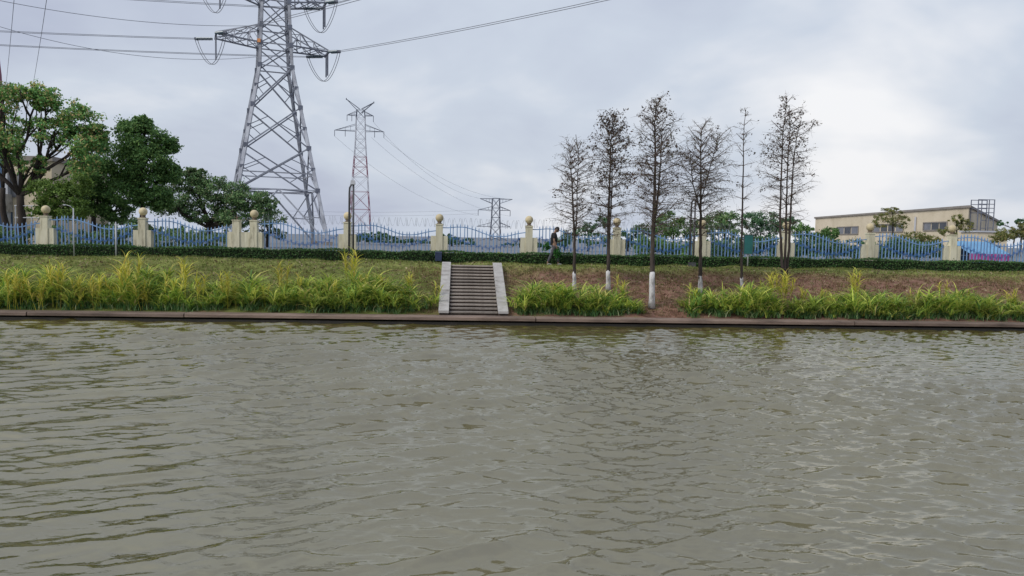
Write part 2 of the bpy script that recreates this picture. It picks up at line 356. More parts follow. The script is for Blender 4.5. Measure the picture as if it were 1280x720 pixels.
# river: waves as a sum of travelling wavelets from two directions
ys = [2.0]
while ys[-1] < 25.3: ys.append(ys[-1] + .0036*ys[-1])
ys = np.concatenate([[-400, -100, -40, -20, -10, -5, -2, 0, 1], ys])
sx = np.concatenate([[-30, -12, -6, -3, -2, -1.5, -1.2], np.linspace(-1, 1, 760), [1.2, 1.5, 2, 3, 6, 12, 30]])
S, Yg = np.meshgrid(sx, ys); Xg = S*(4.5+.98*np.clip(Yg, 2, 26))
def waves(X, Y):
    """wavelets with crests sharpened by the sideways motion of the water"""
    r = np.random.default_rng(5); h = np.zeros_like(X); dx = np.zeros_like(X); dy = np.zeros_like(X)
    # slow patches where the wind ruffles the surface more or less
    patch = sum(np.sin(r.normal(0, .35)*X + r.normal(0, .35)*Y + r.uniform(0, 6.28)) for _ in range(10))/3.2
    left = 1/(1+np.exp((X-1.0)/2.5))
    for wt, ang, spread_, lams, slope in ((.45+.75*left, R(120), .20, (.34, 1.1), .17), (1.05-.6*left, R(74), .30, (.20, .62), .185), (np.ones_like(X), R(96), .38, (.12, .32), .16)):
        g2 = 0; hh = np.zeros_like(X); qq = np.zeros_like(X); gx_ = np.zeros_like(X); gy_ = np.zeros_like(X)
        for _ in range(44):
            lam = math.exp(r.uniform(math.log(lams[0]), math.log(lams[1]))); th = ang + r.normal(0, spread_); k = 2*PI/lam
            amp = lam**1.1*abs(r.normal(1, .4)); g2 += (amp*k)**2/2
            ph_ = k*(math.cos(th)*X+math.sin(th)*Y)+r.uniform(0, 6.28); sn = amp*np.sin(ph_)
            hh += amp*np.cos(ph_); qq += sn; gx_ -= math.cos(th)*sn; gy_ -= math.sin(th)*sn
        m = wt*slope/math.sqrt(g2)*np.clip(1+.45*patch, .35, 1.35)
        km = 2*PI/math.sqrt(lams[0]*lams[1])      # narrow crests, broad troughs
        h += m*hh + 1.1*km*m*m*(hh*hh-qq*qq)/2; dx += CHOP*m*gx_; dy += CHOP*m*gy_
    return dx, dy, h
CHOP = 0.8
act = ((Yg > 1.5) & (np.abs(S) <= 1))
Dx, Dy, Zg = waves(Xg, Yg); Zg = Zg*act
Vw = np.stack([Xg+Dx*act, Yg+np.where(Yg < 24.6, Dy, 0)*act, Zg], -1).reshape(-1, 3); nx, ny = len(sx), len(ys)
i = np.arange((ny-1)*(nx-1)); a = i//(nx-1)*nx + i % (nx-1)
tag(link('water', mesh_np('water', Vw, np.stack([a, a+1, a+nx+1, a+nx], -1), M['water'], True)), kind='structure')

quay = tag(MB().box((3, 25.32, -.42), (120, .42, 1.0)).build('quay', M['wetwall']), kind='structure')
jx = [-57, -46, -36, -27, atx(31, 25)-4.9, atx(31, 25), atx(229, 25), atx(672, 25), 13.4, 24.3, 35, 46, 63]
for k in range(len(jx)-1):
    x0, x1 = jx[k]+.018, jx[k+1]-.018
    b = MB(); h0, h1 = .15, .265
    pr = [(25.0, h0), (25.0, h1-.03), (25.03, h1), (25.56, h1), (25.56, h0)]
    b.poly([(x0, y, z + random.uniform(-.004, .004)*0) for y, z in pr], (x1-x0, 0, 0))
    b.build('coping_stone', M['stone'], quay, loc=(0, random.uniform(-.006, .006), random.uniform(-.007, .007)))

# ------------------------------------------------------------------ steps down to the water
sc0 = at(591, 393, 25.7); SX = sc0.x + .02; NST = 15; RISE = (1.77-.27)/NST; RUN = (30.35-25.70)/NST
steps = thing('stone_steps', 'straight flight of brown stone steps with pale sloping side walls down to the water', 'steps', (SX, 25.7, .27))
SW = 1.64
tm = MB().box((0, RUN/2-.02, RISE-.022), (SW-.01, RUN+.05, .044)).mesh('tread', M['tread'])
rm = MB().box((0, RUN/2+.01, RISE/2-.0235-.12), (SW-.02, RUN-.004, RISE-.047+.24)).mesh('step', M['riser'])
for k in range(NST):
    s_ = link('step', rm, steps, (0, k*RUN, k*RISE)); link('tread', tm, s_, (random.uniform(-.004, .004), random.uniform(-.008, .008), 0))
for sgn in (-1, 1):
    xw = .34; xc = sgn*(SW/2+xw/2+.004)
    pts = [(-.20, .10), (-.20, .02), (4.75, RISE*NST-.25), (4.75, RISE*NST+.06), (4.45, RISE*NST+.06)]
    MB().poly([(xc-xw/2, y, z+.05) for y, z in pts], (xw, 0, 0)).build('side_wall', M['cheek'], steps)
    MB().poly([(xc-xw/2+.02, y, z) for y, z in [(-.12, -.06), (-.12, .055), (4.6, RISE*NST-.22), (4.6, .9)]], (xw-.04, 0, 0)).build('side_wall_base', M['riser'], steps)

# ------------------------------------------------------------------ hedge
HY = 33.25
def quads_from(Pc, size, normal_up=.3, aspect=.6, r=rng, nrm=None):
    """diamond leaves at points Pc"""
    n = len(Pc); size = np.broadcast_to(size, (n,))[:, None]
    d = r.normal(size=(n, 3)); d /= np.linalg.norm(d, axis=1)[:, None]
    nn_ = r.normal(size=(n, 3)); nn_[:, 2] += normal_up*2
    if nrm is not None: nn_ += nrm*1.2
    u = np.cross(d, nn_); u /= np.linalg.norm(u, axis=1)[:, None]+1e-9
    Q = np.stack([Pc-d*size*.5, Pc+u*size*aspect*.5, Pc+d*size*.5, Pc-u*size*aspect*.5], 1)
    return Q
def leaf_mesh(name, Q, mat):
    n = len(Q); return mesh_np(name, Q.reshape(-1, 3), np.arange(n*4).reshape(n, 4), mat)
hx0, hx1 = -24.0, 30.0
hedge = thing('hedge', 'long low clipped dark green hedge running along the foot of the blue fence', 'hedge', (3, HY, 1.76))
MB().box((0, 0, .20), (hx1-hx0-.1, .56, .42)).build('hedge_core', M['hedgecore'], hedge)
n = 52000
hp = np.stack([rng.uniform(hx0, hx1, n)-3, rng.uniform(-.34, .34, n), rng.uniform(0, .46, n)], 1)
face = rng.random(n); hp[face < .45, 1] = rng.normal(-.31, .03, (face < .45).sum()); sel = (face > .45) & (face < .9); hp[sel, 2] = rng.normal(.44, .025, sel.sum())
hp[:, 2] += .035*np.sin(hp[:, 0]*1.3)+.02*np.sin(hp[:, 0]*3.7+1)
tag(link('hedge_leaves', leaf_mesh('hedge_leaves', quads_from(hp, rng.uniform(.045, .09, n), .3), M['hedge']), hedge), kind='stuff')

# ------------------------------------------------------------------ fence: pillars and railing panels
FY = 34.3; G0 = 1.76
PX = [-.88 + 4.0*k for k in range(-4, 7)]            # pillars, 4 m apart
PX = [-16.97-4.0-.7, -17.62, -13.6] + [-8.9] + PX[3:] + [27.1]
PX = [-21.7, -17.66, -13.62, -8.92, -4.9, -.88, 3.11, 7.08, 11.0, 14.92, 18.9, 22.85, 26.85]
colm = MB().box((0, -.02, .81), (.30, .34, 1.62)).mesh('column', M['pillar'])
capm = MB().box((0, -.02, 1.645), (.34, .38, .05)).mesh('column_cap', M['pillar'])
wingm = MB().box((0, 0, .57), (.22, .30, 1.14)).mesh('wing_block', M['pillar'])
neckm = MB().lathe([(.001, 1.67), (.12, 1.67), (.12, 1.69), (.07, 1.72), (.10, 1.755), (.10, 1.78), (.001, 1.78)], n=14).mesh('neck', M['neck'], True)
ballm = MB().sphere((0, 0, 1.935), .178, 20, 14).mesh('ball', M['ball'], True)
spikem = MB().tube([(0, 0, 1.67), (0, 0, 1.89)], [.03, .012], 6).tube([(-.1, 0, 1.76), (.1, 0, 1.80)], .012, 4).mesh('rusty_spike', M['neck'])
PL = ['beige stone pillar with ball finial cut off outside the left edge of the view',
      'beige stone pillar with ball finial beside the light green shrub, leftmost in view',
      'beige stone pillar with ball finial under the round bushy tree at left',
      'beige stone pillar with ball finial, right one of the close pair left of the big pylon',
      'beige stone pillar with ball finial partly hidden by the twin-post lamp right of the big pylon',
      'beige stone pillar with ball finial at the head of the steps above the navy bin',
      'beige stone pillar with ball finial just left of the walking man',
      'beige stone pillar with ball finial behind the second bare cypress from the left',
      'beige stone pillar with ball finial behind the fourth bare cypress from the left',
      'beige stone pillar with ball finial behind the three-stemmed bare cypress',
      'beige stone pillar with ball finial in front of the factory windows, left of the ochre sapling',
      'beige stone pillar with ball finial left of the blue stall roof',
      'beige stone pillar with ball finial at the right edge beside the blue stall']
def pillar(x, label, ball=True):
    p = thing('fence_pillar', label, 'pillar', (x, FY, G0), 'stone pillars of the blue fence')
    link('column', colm, p); link('column_cap', capm, p)
    for s in (-1, 1): link('wing_block', wingm, p, (s*.262, .0, 0))
    if ball: link('neck', neckm, p); link('ball', ballm, p)
    else: link('rusty_spike', spikem, p)
    return p
for x, l in zip(PX, PL): pillar(x, l)
pillar(-9.66, 'beige stone pillar without its ball, a bare spike on top, left one of the close pair', False)

KT = np.array([0, .12, .25, .4, .55, .66, .8, 1.0]); KH = np.array([1.50, 1.55, 1.54, 1.40, 1.22, 1.15, 1.17, 1.34])
ST = np.array([0, .15, .32, .5, .65, .8, .92, 1.0]); SH = np.array([1.16, 1.0, .78, .66, .66, .78, .96, 1.1])
def cub(t, kt, kh):
    t = np.asarray(t, float); f = np.linspace(0, 1, 201); h = np.interp(f, kt, kh)
    h = np.convolve(np.pad(h, 16, 'edge'), np.hanning(33)/np.hanning(33).sum(), 'same')[16:-16]
    return np.interp(t, f, h)
W0 = 3.26; NP = 20
pick_m = []
for k in range(NP):
    h = float(cub((k+.5)/NP, KT, KH)) + .12
    pick_m.append(MB().beam((0, 0, .02), (0, 0, h-.05), .038).tube([(0, 0, h-.05), (0, 0, h+.04)], [.03, .003], 4).mesh('picket', M['blue']))
tt = np.linspace(-.16, 1.16, 40)
railm = MB().tube([(t*W0, 0, float(cub(np.clip(t, 0, 1), KT, KH)) - (.04*(t-1)/.16*-2 if t > 1 else 0)) for t in tt], .028, 4).mesh('top_rail', M['blue'])
botm = MB().tube([(-.05, 0, .14), (W0+.05, 0, .14)], .022, 4).mesh('bottom_rail', M['blue'])
sw = MB()
for k in range(26):
    t = (k+.5)/26; hc = float(cub(t, ST, SH)) + (.05 if k % 2 else -.05); r_ = .052; 
    a0 = random.uniform(0, 6)
    pts = [(t*W0 + r_*1.15*math.cos(a), -.03, hc + r_*math.sin(a)) for a in np.linspace(a0, a0+4.6, 8)]
    sw.tube(pts, .008, 4)
    # a small leaf on every scroll
    sw.poly([(t*W0-.05, -.045, hc), (t*W0, -.045, hc-.02), (t*W0+.05, -.045, hc+.01), (t*W0, -.045, hc+.022)], (0, .012, 0))
ts = np.linspace(-.02, 1.02, 30)
sw.tube([(t*W0, -.03, float(cub(np.clip(t, 0, 1), ST, SH))+.0) for t in ts], .012, 4)
swagm = sw.mesh('scrollwork', M['swag'])
PANEL = [(-21.7, -17.66, 'blue wavy-topped railing panel at the left edge in front of the pale building'),
         (-17.66, -13.62, 'blue wavy-topped railing panel behind the two white posts at left'),
         (-13.62, -9.66, 'blue wavy-topped railing panel under the dark spreading tree at left'),
         (-8.92, -4.9, 'blue wavy-topped railing panel in front of the feet of the big pylon'),
         (-4.9, -.88, 'blue wavy-topped railing panel between the twin-post lamp and the steps'),
         (-.88, 3.11, 'blue wavy-topped railing panel above the steps, far T-shaped pylon behind'),
         (3.11, 7.08, 'blue wavy-topped railing panel behind the walking man'),
         (7.08, 11.0, 'blue wavy-topped railing panel behind the third bare cypress from the left'),
         (11.0, 14.92, 'blue wavy-topped railing panel behind the teal signboard'),
         (14.92, 18.9, 'blue wavy-topped railing panel just right of the three-stemmed cypress'),
         (18.9, 22.85, 'blue wavy-topped railing panel behind which the ochre sapling and factory stand'),
         (22.85, 26.85, 'blue wavy-topped railing panel in front of the blue and magenta stall')]
for x0, x1, lab in PANEL:
    p = thing('fence_panel', lab, 'fence panel', (x0+.38, FY, G0), 'railing panels of the blue fence')
    s = (x1-x0-.76)/W0
    for nm, me in (('top_rail', railm), ('bottom_rail', botm), ('scrollwork', swagm)):
        o = link(nm, me, p); o.scale = (s, 1, 1)
        if nm == 'scrollwork': o['kind'] = 'stuff'
    for k in range(NP):
        pk = link('picket', pick_m[k], p, ((k+.5)/NP*W0*s, .0, 0)); pk.rotation_euler = (random.gauss(0, .012), random.gauss(0, .012), 0)
# razor wire coil over the middle of the fence
pts = []
x = -8.6
while x < 15.0:
    th = (x+8.6)/.15*2*PI; ct = ((x-PX[5]) % 4.0)/4.0
    zz = float(cub(np.clip((ct*4-.38)/W0, 0, 1), KT, KH))
    pts.append((x+.06*math.sin(th*.37), FY+.03+.17*math.cos(th), G0+1.74+.10*(zz-1.4)+.19*math.sin(th)+.02*math.sin(x*2.1))); x += .15/9
tag(MB().tube(pts, .0048, 3, False).build('razor_wire', M['wire']), 'loose coil of grey razor wire running above the middle fence panels', 'razor wire')

# ------------------------------------------------------------------ posts, lamps, bin, sign
def twin_lamp(px, pyb, Y, h, label, lean=0.0):
    b = at(px, pyb, Y); b.z = G0 - .02
    t = thing('street_lamp', label, 'lamp', b, 'dark twin-post lamps along the fence')
    MB().tube([(-.075, 0, 0), (-.075, 0, h-.35), (-.06, 0, h-.12), (0, 0, h), (.05, 0, h+.03)], [.045, .04, .04, .04, .04], 8).build('post', M['pole'], t, True)
    MB().tube([(.095, 0, 0), (.095, 0, h+.02)], [.045, .04], 8).build('post', M['pole'], t, True)
    MB().box((.07, 0, h+.10), (.20, .16, .17), 0, .8).build('lamp_head', M['whitepole'], t)
    MB().box((.01, -.02, .11), (.34, .20, .22)).build('base_plate', M['pole'], t)
    for z in (h*.35, h*.70): MB().box((.01, 0, z), (.16, .03, .04)).build('cross_tie', M['pole'], t)
twin_lamp(438.5, 321, 32.75, 3.22, 'dark twin-post lamp with a small pale head at left of the steps')
twin_lamp(864, 326, 33.0, 2.95, 'dark twin-post lamp half hidden behind the fourth bare cypress')
b = at(92.5, 310, 32.8); b.z = G0-.02
t = thing('camera_pole', 'slim white pole with a bent arm on top beside the leftmost pillar', 'pole', b)
MB().tube([(0, 0, 0), (0, 0, 2.0)], .024, 8).build('pole', M['whitepole'], t, True)
MB().tube([(0, 0, 1.95), (-.12, 0, 2.08), (-.30, -.02, 2.14)], .013, 6).build('arm', M['whitepole'], t, True)
MB().box((-.33, -.03, 2.13), (.10, .05, .045)).build('camera_head', M['whitepole'], t)
b = at(145, 310, 32.8); b.z = G0-.02
t = thing('marker_post', 'plain slim white post left of the second pillar', 'post', b)
MB().tube([(0, 0, 0), (0, 0, 1.42)], .035, 8).build('post', M['whitepole'], t, True)
MB().lathe([(.001, 1.48), (.02, 1.47), (.035, 1.42), (.035, 1.41)], n=8).build('post_cap', M['whitepole'], t, True)
b = at(548, 328, 32.7); b.z = G0
t = thing('litter_bin', 'small navy blue bin standing against the hedge at the head of the steps', 'bin', b)
MB().box((0, 0, .26), (.27, .24, .34), 0, 1.06).build('bin_body', M['navy'], t)
MB().box((0, 0, .455), (.31, .28, .04), 0, .85).build('lid', M['navy'], t)
for s in (-1, 1): MB().box((s*.09, 0, .05), (.03, .15, .11)).build('leg', M['pole'], t)
b = at(934, 330, 32.7); b.z = G0-.02
t = thing('signboard', 'teal green blank-looking signboard on a white post in front of the fence', 'sign', b)
MB().tube([(.02, 0, 0), (.02, 0, 1.5)], .03, 8).build('post', M['whitepole'], t, True)
MB().box((0, -.045, 1.05), (.40, .03, .82)).build('board', M['teal'], t)
fr = MB()
for s in (-1, 1): fr.box((s*.205, -.045, 1.05), (.025, .045, .86)); fr.box((0, -.045, 1.05+s*.4175), (.385, .044, .025))
fr.build('board_frame', M['pole'], t)

# ------------------------------------------------------------------ the big lattice pylon
def cam2w(px, Z):
    u = (px-640)/F; return Vector((Z*(u*math.cos(YAW)+math.sin(YAW)), Z*(math.cos(YAW)-u*math.sin(YAW)), 0))
def camdir(x, z): return Vector((x*math.cos(YAW)+z*math.sin(YAW), -x*math.sin(YAW)+z*math.cos(YAW), 0)).normalized()
TC = cam2w(342.5, 80); EX = camdir(.92, .39); EYv = camdir(-.39, .92)
pyl = thing('lattice_pylon', 'huge grey lattice pylon with crossarms, its top beyond the upper edge', 'pylon', (TC.x, TC.y, G0))
def hs(z): # half side at height z (world)
    r = 6.85-(z-1.35)*.2530 if z < 19.66 else 2.22-(z-19.66)*.062
    return max(r, .5)/math.sqrt(2)
def cn(i, z):
    s = hs(z); sx, sy = ((-1, -1), (1, -1), (1, 1), (-1, 1))[i]
    p = EX*(sx*s)+EYv*(sy*s); return Vector((p.x, p.y, z-G0))
LV = [1.76, 7.24, 11.5, 15.6, 19.66]; UP = [19.66, 21.9, 23.7, 26.2, 28.1, 31.0, 34.2, 36.2]
for i in range(4):
    MB().beam(cn(i, 1.76), cn(i, 19.66), .31).build('leg', M['steel'], pyl)
    MB().beam(cn(i, 19.66), cn(i, 36.2), .26).build('leg', M['steel'], pyl)
    MB().box(tuple(cn(i, 1.76)+Vector((0, 0, .1))), (.9, .9, .5), YAW).build('footing', M['tread'], pyl)
    for z in LV[1:] + UP[1:]:
        p = cn(i, z); w_ = .44 if z < 20 else .36
        MB().box(tuple(p), (w_, w_, .45), math.atan2(EX.y, EX.x)).build('joint_plate', M['steeldark'], pyl)
    for z in (9.4, 13.5, 17.6):
        MB().box(tuple(cn(i, z)), (.38, .38, .3), math.atan2(EX.y, EX.x)).build('joint_plate', M['steeldark'], pyl)
for i in range(4):
    j = (i+1) % 4
    for k in range(1, 4):
        MB().beam(cn(i, LV[k]), cn(j, LV[k+1]), .14).build('brace', M['steel'], pyl); MB().beam(cn(j, LV[k]), cn(i, LV[k+1]), .125).build('brace', M['steeldark'], pyl)
    for k in range(7):
        MB().beam(cn(i, UP[k]), cn(j, UP[k+1]), .105).build('brace', M['steel'], pyl); MB().beam(cn(j, UP[k]), cn(i, UP[k+1]), .10).build('brace', M['steeldark'], pyl)
    for k in range(1, 4):                       # redundant members that stiffen the long braces
        za, zb = LV[k], LV[k+1]; x_ = cn(i, za).lerp(cn(j, zb), .5)
        for a_, b_ in ((i, j), (j, i)):
            MB().beam(cn(a_, (za+zb)/2), cn(a_, za).lerp(cn(b_, zb), .27), .075).build('strut', M['steeldark'], pyl)
            MB().beam(cn(a_, (za+zb)/2), cn(a_, zb).lerp(cn(b_, za), .27), .075).build('strut', M['steeldark'], pyl)
    mid = (cn(i, 7.24)+cn(j, 7.24))/2          # portal bracing of the lowest bay
    for a_ in (i, j):
        MB().beam(mid, cn(a_, 1.9), .15).build('brace', M['steel'], pyl)
        q = (mid+cn(a_, 1.9))/2; MB().beam(q, cn(a_, 4.5), .10).build('brace', M['steel'], pyl); MB().beam(q, cn(a_, 7.0), .09).build('brace', M['steeldark'], pyl)
    for z in (7.24, 8.9, 19.66, 21.9, 23.7, 26.2, 28.1, 36.2):
        MB().beam(cn(i, z+.002), cn(j, z+.002), .11).build('ring_beam', M['steel'], pyl)
def mid_plan(z):                                # the square laced inside a ring
    for i in range(4):
        a_ = (cn(i, z)+cn((i+1) % 4, z))/2; b_ = (cn((i+1) % 4, z)+cn((i+2) % 4, z))/2
        MB().beam(a_, b_, .11).build('plan_brace', M['steeldark'], pyl)
mid_plan(7.24)
RD = camdir(.74, -.67); LD = camdir(-.93, -.36)
WIRES = []
def loc(v): return v - Vector((0, 0, G0)) if False else v
def crossarm(sgn, zb, zt, reach, ztip, bar):
    c0 = Vector((0, 0, 0)); s0 = hs(zb); s1 = hs(zt)
    tip = EX*(sgn*reach)
    tips = [Vector((tip.x, tip.y, ztip-G0))+EYv*(q*bar/2) for q in (-1, 1)]
    arm = link('crossarm', None, pyl)
    mb = MB(); mb.beam(tips[0]-EYv*.2, tips[1]+EYv*.2, .18); mb.build('tip_bar', M['steeldark'], arm)
    roots = []
    for qi, q in enumerate((-1, 1)):
        rb = EX*(sgn*s0)+EYv*(q*s0); rb = Vector((rb.x, rb.y, zb-G0)); rt = EX*(sgn*s1)+EYv*(q*s1); rt = Vector((rt.x, rt.y, zt-G0))
        MB().beam(rb, tips[qi], .14).build('chord', M['steeldark'], arm); MB().beam(rt, tips[qi]+Vector((0, 0, .12)), .11).build('chord', M['steel'], arm)
        roots.append((rb, rt))
        lc = MB()
        for f0, f1 in ((.0, .25), (.5, .25), (.5, .75)):
            lc.beam(rb.lerp(tips[qi], f0 if f0 != .5 else .5), rt.lerp(tips[qi], f1), .065)
        lc.beam(rb.lerp(tips[qi], .25), rt.lerp(tips[qi], .25), .09); lc.beam(rb.lerp(tips[qi], .6), rt.lerp(tips[qi], .6), .09)
        lc.build('lacing', M['steel'], arm)
    lc = MB()
    for e_ in (0, 1):
        a0, a1 = roots[0][e_], roots[1][e_]
        for f in (0, .3, .6):
            lc.beam(a0.lerp(tips[0], f), a1.lerp(tips[1], f+.3), .06); lc.beam(a1.lerp(tips[1], f), a0.lerp(tips[0], f+.3), .06)
    lc.build('cross_lacing', M['steeldark'], arm)
    # tension strings both ways, jumper loop and the rods that hold it
    ends = []
    for tp, d in ((tips[0], RD), (tips[1], LD)):
        p0 = tp + d*.25 + Vector((0, 0, -.05)); p1 = tp + d*1.8 + Vector((0, 0, -.22))
        for off in (-.17, .17):
            sd_ = d.cross(Vector((0, 0, 1)))*off; mb = MB(); nd = 12
            mb.tube([p0+sd_, p1+sd_], .05, 6)
            for k in range(nd):
                c_ = p0.lerp(p1, (k+.5)/nd)+sd_; mb.tube([c_-d*.05, c_+d*.05], [.15, .09], 8)
            mb.build('insulator_string', M['insul'], pyl)
        MB().box(tuple(p1), (.3, .3, .22)).build('yoke_plate', M['steeldark'], pyl)
        ends.append(p1); WIRES.append((pyl.location+p1, d, sgn, zb))
    bot = (tips[0]+tips[1])/2 + Vector((0, 0, -2.9))
    for off in (-.12, .12):
        pts = []
        for k in range(21):
            th = PI*k/20; f_ = (1-math.cos(th))/2; p = ends[0].lerp(ends[1], f_)
            sag = math.sin(th); q = p.lerp(Vector((bot.x, bot.y, p.z)), sag*.35); pts.append(Vector((q.x, q.y, p.z-2.7*sag))+EX*off)
        MB().tube(pts, .03, 5).build('jumper_loop', M['cond'], pyl)
    for f in ((.3, .72) if sgn > 0 else (.4, .6)):
        p = tips[0].lerp(tips[1], f); MB().tube([p, p+Vector((0, 0, -2.3))], .075, 6).build('post_insulator', M['steeldark'], pyl)
crossarm(-1, 21.9, 23.7, 5.6, 22.35, 2.3); crossarm(1, 21.9, 23.7, 5.3, 21.75, 2.3)
crossarm(-1, 26.2, 28.1, 5.2, 27.4, 2.3); crossarm(1, 26.2, 28.1, 5.0, 26.7, 2.3)
crossarm(-1, 31.0, 34.2, 4.6, 31.9, 2.0); crossarm(1, 31.0, 34.2, 4.6, 31.6, 2.0)
p = cn(0, 22.0)+Vector((-.1, -.25, 0)); MB().box(tuple(p), (.30, .08, .36)).build('warning_plate', M['orange'], pyl)

# ------------------------------------------------------------------ conductors
def conductor(p, q, sag, r, label, group, n=28):
    pts = [Vector(p).lerp(Vector(q), k/n) - Vector((0, 0, sag*4*(k/n)*(1-k/n))) for k in range(n+1)]
    c = Vector(p); o = MB().tube([v-c for v in pts], r, 4, False).build('conductor', M['cond'], None, loc=c)
    return tag(o, label, 'power line', group)
for k, (p, d, sgn, zb) in enumerate(WIRES):
    lev = {21.9: 'lowest', 26.2: 'second', 31.0: 'topmost'}[zb]; sd = 'left' if sgn < 0 else 'right'
    right = d is RD; hgt = p.z
    q = p + (RD*120 if right else LD*150); q.z = hgt + (3.0 if right else 1.0)
    for off in (-.22, .22):
        sd_ = d.cross(Vector((0, 0, 1)))*off
        lab = f"{'nearer' if (off > 0) == right else 'farther'} wire of the pair from the pylon's {lev} {sd} arm {'up to the right' if right else 'to the left edge'}"
        conductor(p+sd_, q+sd_, 2.4 if right else 3.2, .026, lab, 'overhead lines to the right' if right else 'overhead lines to the left')

# ------------------------------------------------------------------ far pylons
def far_tower(name, label, px, pyt, Z, levels, mats, w_, arms, horns=None, topext=0):
    c = cam2w(px, Z); hz = HZ+(px-640)*math.tan(R(1.12))
    zof = lambda py: EYE+(hz-py)*Z/F
    t = thing(name, label, 'pylon', (c.x, c.y, G0)); ux = camdir(1, .12); uy = camdir(-.12, 1)
    def P(i, half, z): sx_, sy_ = ((-1, -1), (1, -1), (1, 1), (-1, 1))[i]; v = ux*(sx_*half)+uy*(sy_*half); return Vector((v.x, v.y, z-G0))
    for k in range(len(levels)-1):
        (y0, h0), (y1, h1) = levels[k], levels[k+1]; z0, z1 = (G0 if y0 > 305 else zof(y0)), zof(y1); m_ = mats[k]
        sec = MB(); nb = max(1, int(round((z1-z0)/(h0+h1)/1.0)))
        for i in range(4): sec.beam(P(i, h0, z0), P(i, h1, z1), w_)
        for b_ in range(nb):
            f0, f1 = b_/nb, (b_+1)/nb; ha, hb = h0+(h1-h0)*f0, h0+(h1-h0)*f1; za, zb = z0+(z1-z0)*f0, z0+(z1-z0)*f1
            for i in range(4):
                j = (i+1) % 4
                sec.beam(P(i, ha, za), P(j, hb, zb), w_*.6)
                if b_ % 2 == 0 or nb < 4: sec.beam(P(j, ha, za), P(i, hb, zb), w_*.5)
                sec.beam(P(i, hb, zb), P(j, hb, zb), w_*.6)
        sec.build('mast_section', m_, t)
    tips = []
    for (py, pl, pr, dz, half, hang) in arms:
        z = zof(py)
        for s, pxx in ((-1, pl), (1, pr)):
            am = MB(); L_ = abs(pxx-px)*Z/F; tip = ux*(s*L_)+Vector((0, 0, z-G0-(0 if s < 0 else L_*0.0)))
            for q in (-1, 1):
                r0 = ux*(s*half)+uy*(q*half); am.beam(Vector((r0.x, r0.y, z-G0)), tip, w_*.8); am.beam(Vector((r0.x, r0.y, z-G0+dz)), tip, w_*.7)
            for f in (.25, .5, .75):
                a_ = (ux*(s*half)).lerp(tip-Vector((0, 0, z-G0)), f); am.beam(Vector((a_.x, a_.y, z-G0)), Vector((a_.x, a_.y, z-G0+dz*(1-f))), w_*.5)
            tips.append(t.location+tip+Vector((0, 0, -hang)))
            if hang:
                for f in ((1.0, .5) if half*3.3 < L_ and len(arms) < 3 else (1.0,)):
                    e_ = (ux*(s*half)).lerp(ux*(s*L_), f); MB().tube([(e_.x, e_.y, z-G0), (e_.x, e_.y, z-G0-hang)], w_*.55, 5).build('insulator_string', M['farsteel'], t)
            am.build('crossarm', M['farsteel'], t)
    if horns:
        for s, pxx, pyy in horns:
            b0 = P(0, .6, zof(142)); tip = ux*(s*abs(pxx-px)*Z/F)+Vector((0, 0, zof(pyy)-G0)); hb = MB()
            root = ux*(s*.3)+Vector((0, 0, zof(141)-G0))
            for q in (-1, 1):
                for zz in (-.6, .6): hb.beam(root+uy*(q*.7)+Vector((0, 0, zz)), tip+uy*(q*.25), w_*.8)
            hb.tube([tip+Vector((0, 0, -.3)), tip+Vector((0, 0, .3))], w_*.8, 5); hb.build('earth_wire_horn', M['farsteel'], t)
    return t, tips
mR, mW, mS = M['red'], M['white'], M['farsteel']
t2, tip2 = far_tower('lattice_pylon', 'slender red and white lattice pylon with horned top behind the twin-post lamp', 449, 126, 250,
    [(320, 4.2), (288, 3.4), (262, 3.0), (240, 2.6), (222, 2.35), (197, 1.9), (175, 1.55), (150, 1.4), (140, 1.2)],
    [mW, mR, mR, mW, mR, mW, mW, mS], .17,
    [(146.5, 432.5, 464.5, 1.2, 1.3, 1.9), (165.5, 417.5, 477.5, 2.0, 1.5, 1.9)], [(-1, 431.5, 127), (1, 465, 130)])
t3, tip3 = far_tower('lattice_pylon', 'small dark T-topped pylon with four crossarms beyond the fence', 618, 248, 300,
    [(320, 2.2), (296, 1.95), (272, 1.6), (248.5, 1.4)], [mS, mS, mS], .22,
    [(249.0, 598, 638.5, -1.8, 1.4, 0), (263, 596, 636, 1.4, 1.5, 2.2), (283.5, 594.5, 637, 1.6, 1.7, 0), (302.5, 592, 639, 1.6, 1.9, 0)])
g = 'far lines between the small pylons'
for a_, b_, lb in ((tip2[3], tip3[1], 'lower right arm tip'), (tip2[1], tip3[0], 'upper right arm tip'), (tip2[2], tip3[2], 'lower left arm tip'), (tip2[3]+Vector((-4, 0, 0)), tip3[3], 'lower right arm middle')):
    conductor(a_, b_, 4.5, .028, 'hair-thin line from the horned pylon\'s '+lb+' to the small T-topped pylon', g)
for k, (yy, y2) in enumerate(((262.5, 231), (267.0, 236))):
    a_ = at(597, yy, 296); b_ = at(-60, y2, 235); conductor(a_, b_, 3.5, .035, ('upper' if k == 0 else 'lower')+' hair-thin nearly level line behind the big pylon to the small T-topped pylon', 'far level lines')
for px0, px1 in ((21, 3), (64, 34)):
    conductor(at(px0, -40, 60), at(px1, 135, 210), 1.5, .03, ('left' if px0 < 40 else 'right')+' one of two faint steep wires in the upper left corner', 'steep wires at upper left')
for y0, y1, Y in ((37, -12, 95), (76, 14, 105)):
    conductor(at(322, y0-5, Y), at(-60, y1, Y-18), 1.0 if y0 < 50 else 2.0, .03, ('upper' if y0 < 50 else 'lower')+' one of two faint wires passing behind the big pylon at upper left', 'wires behind the big pylon')
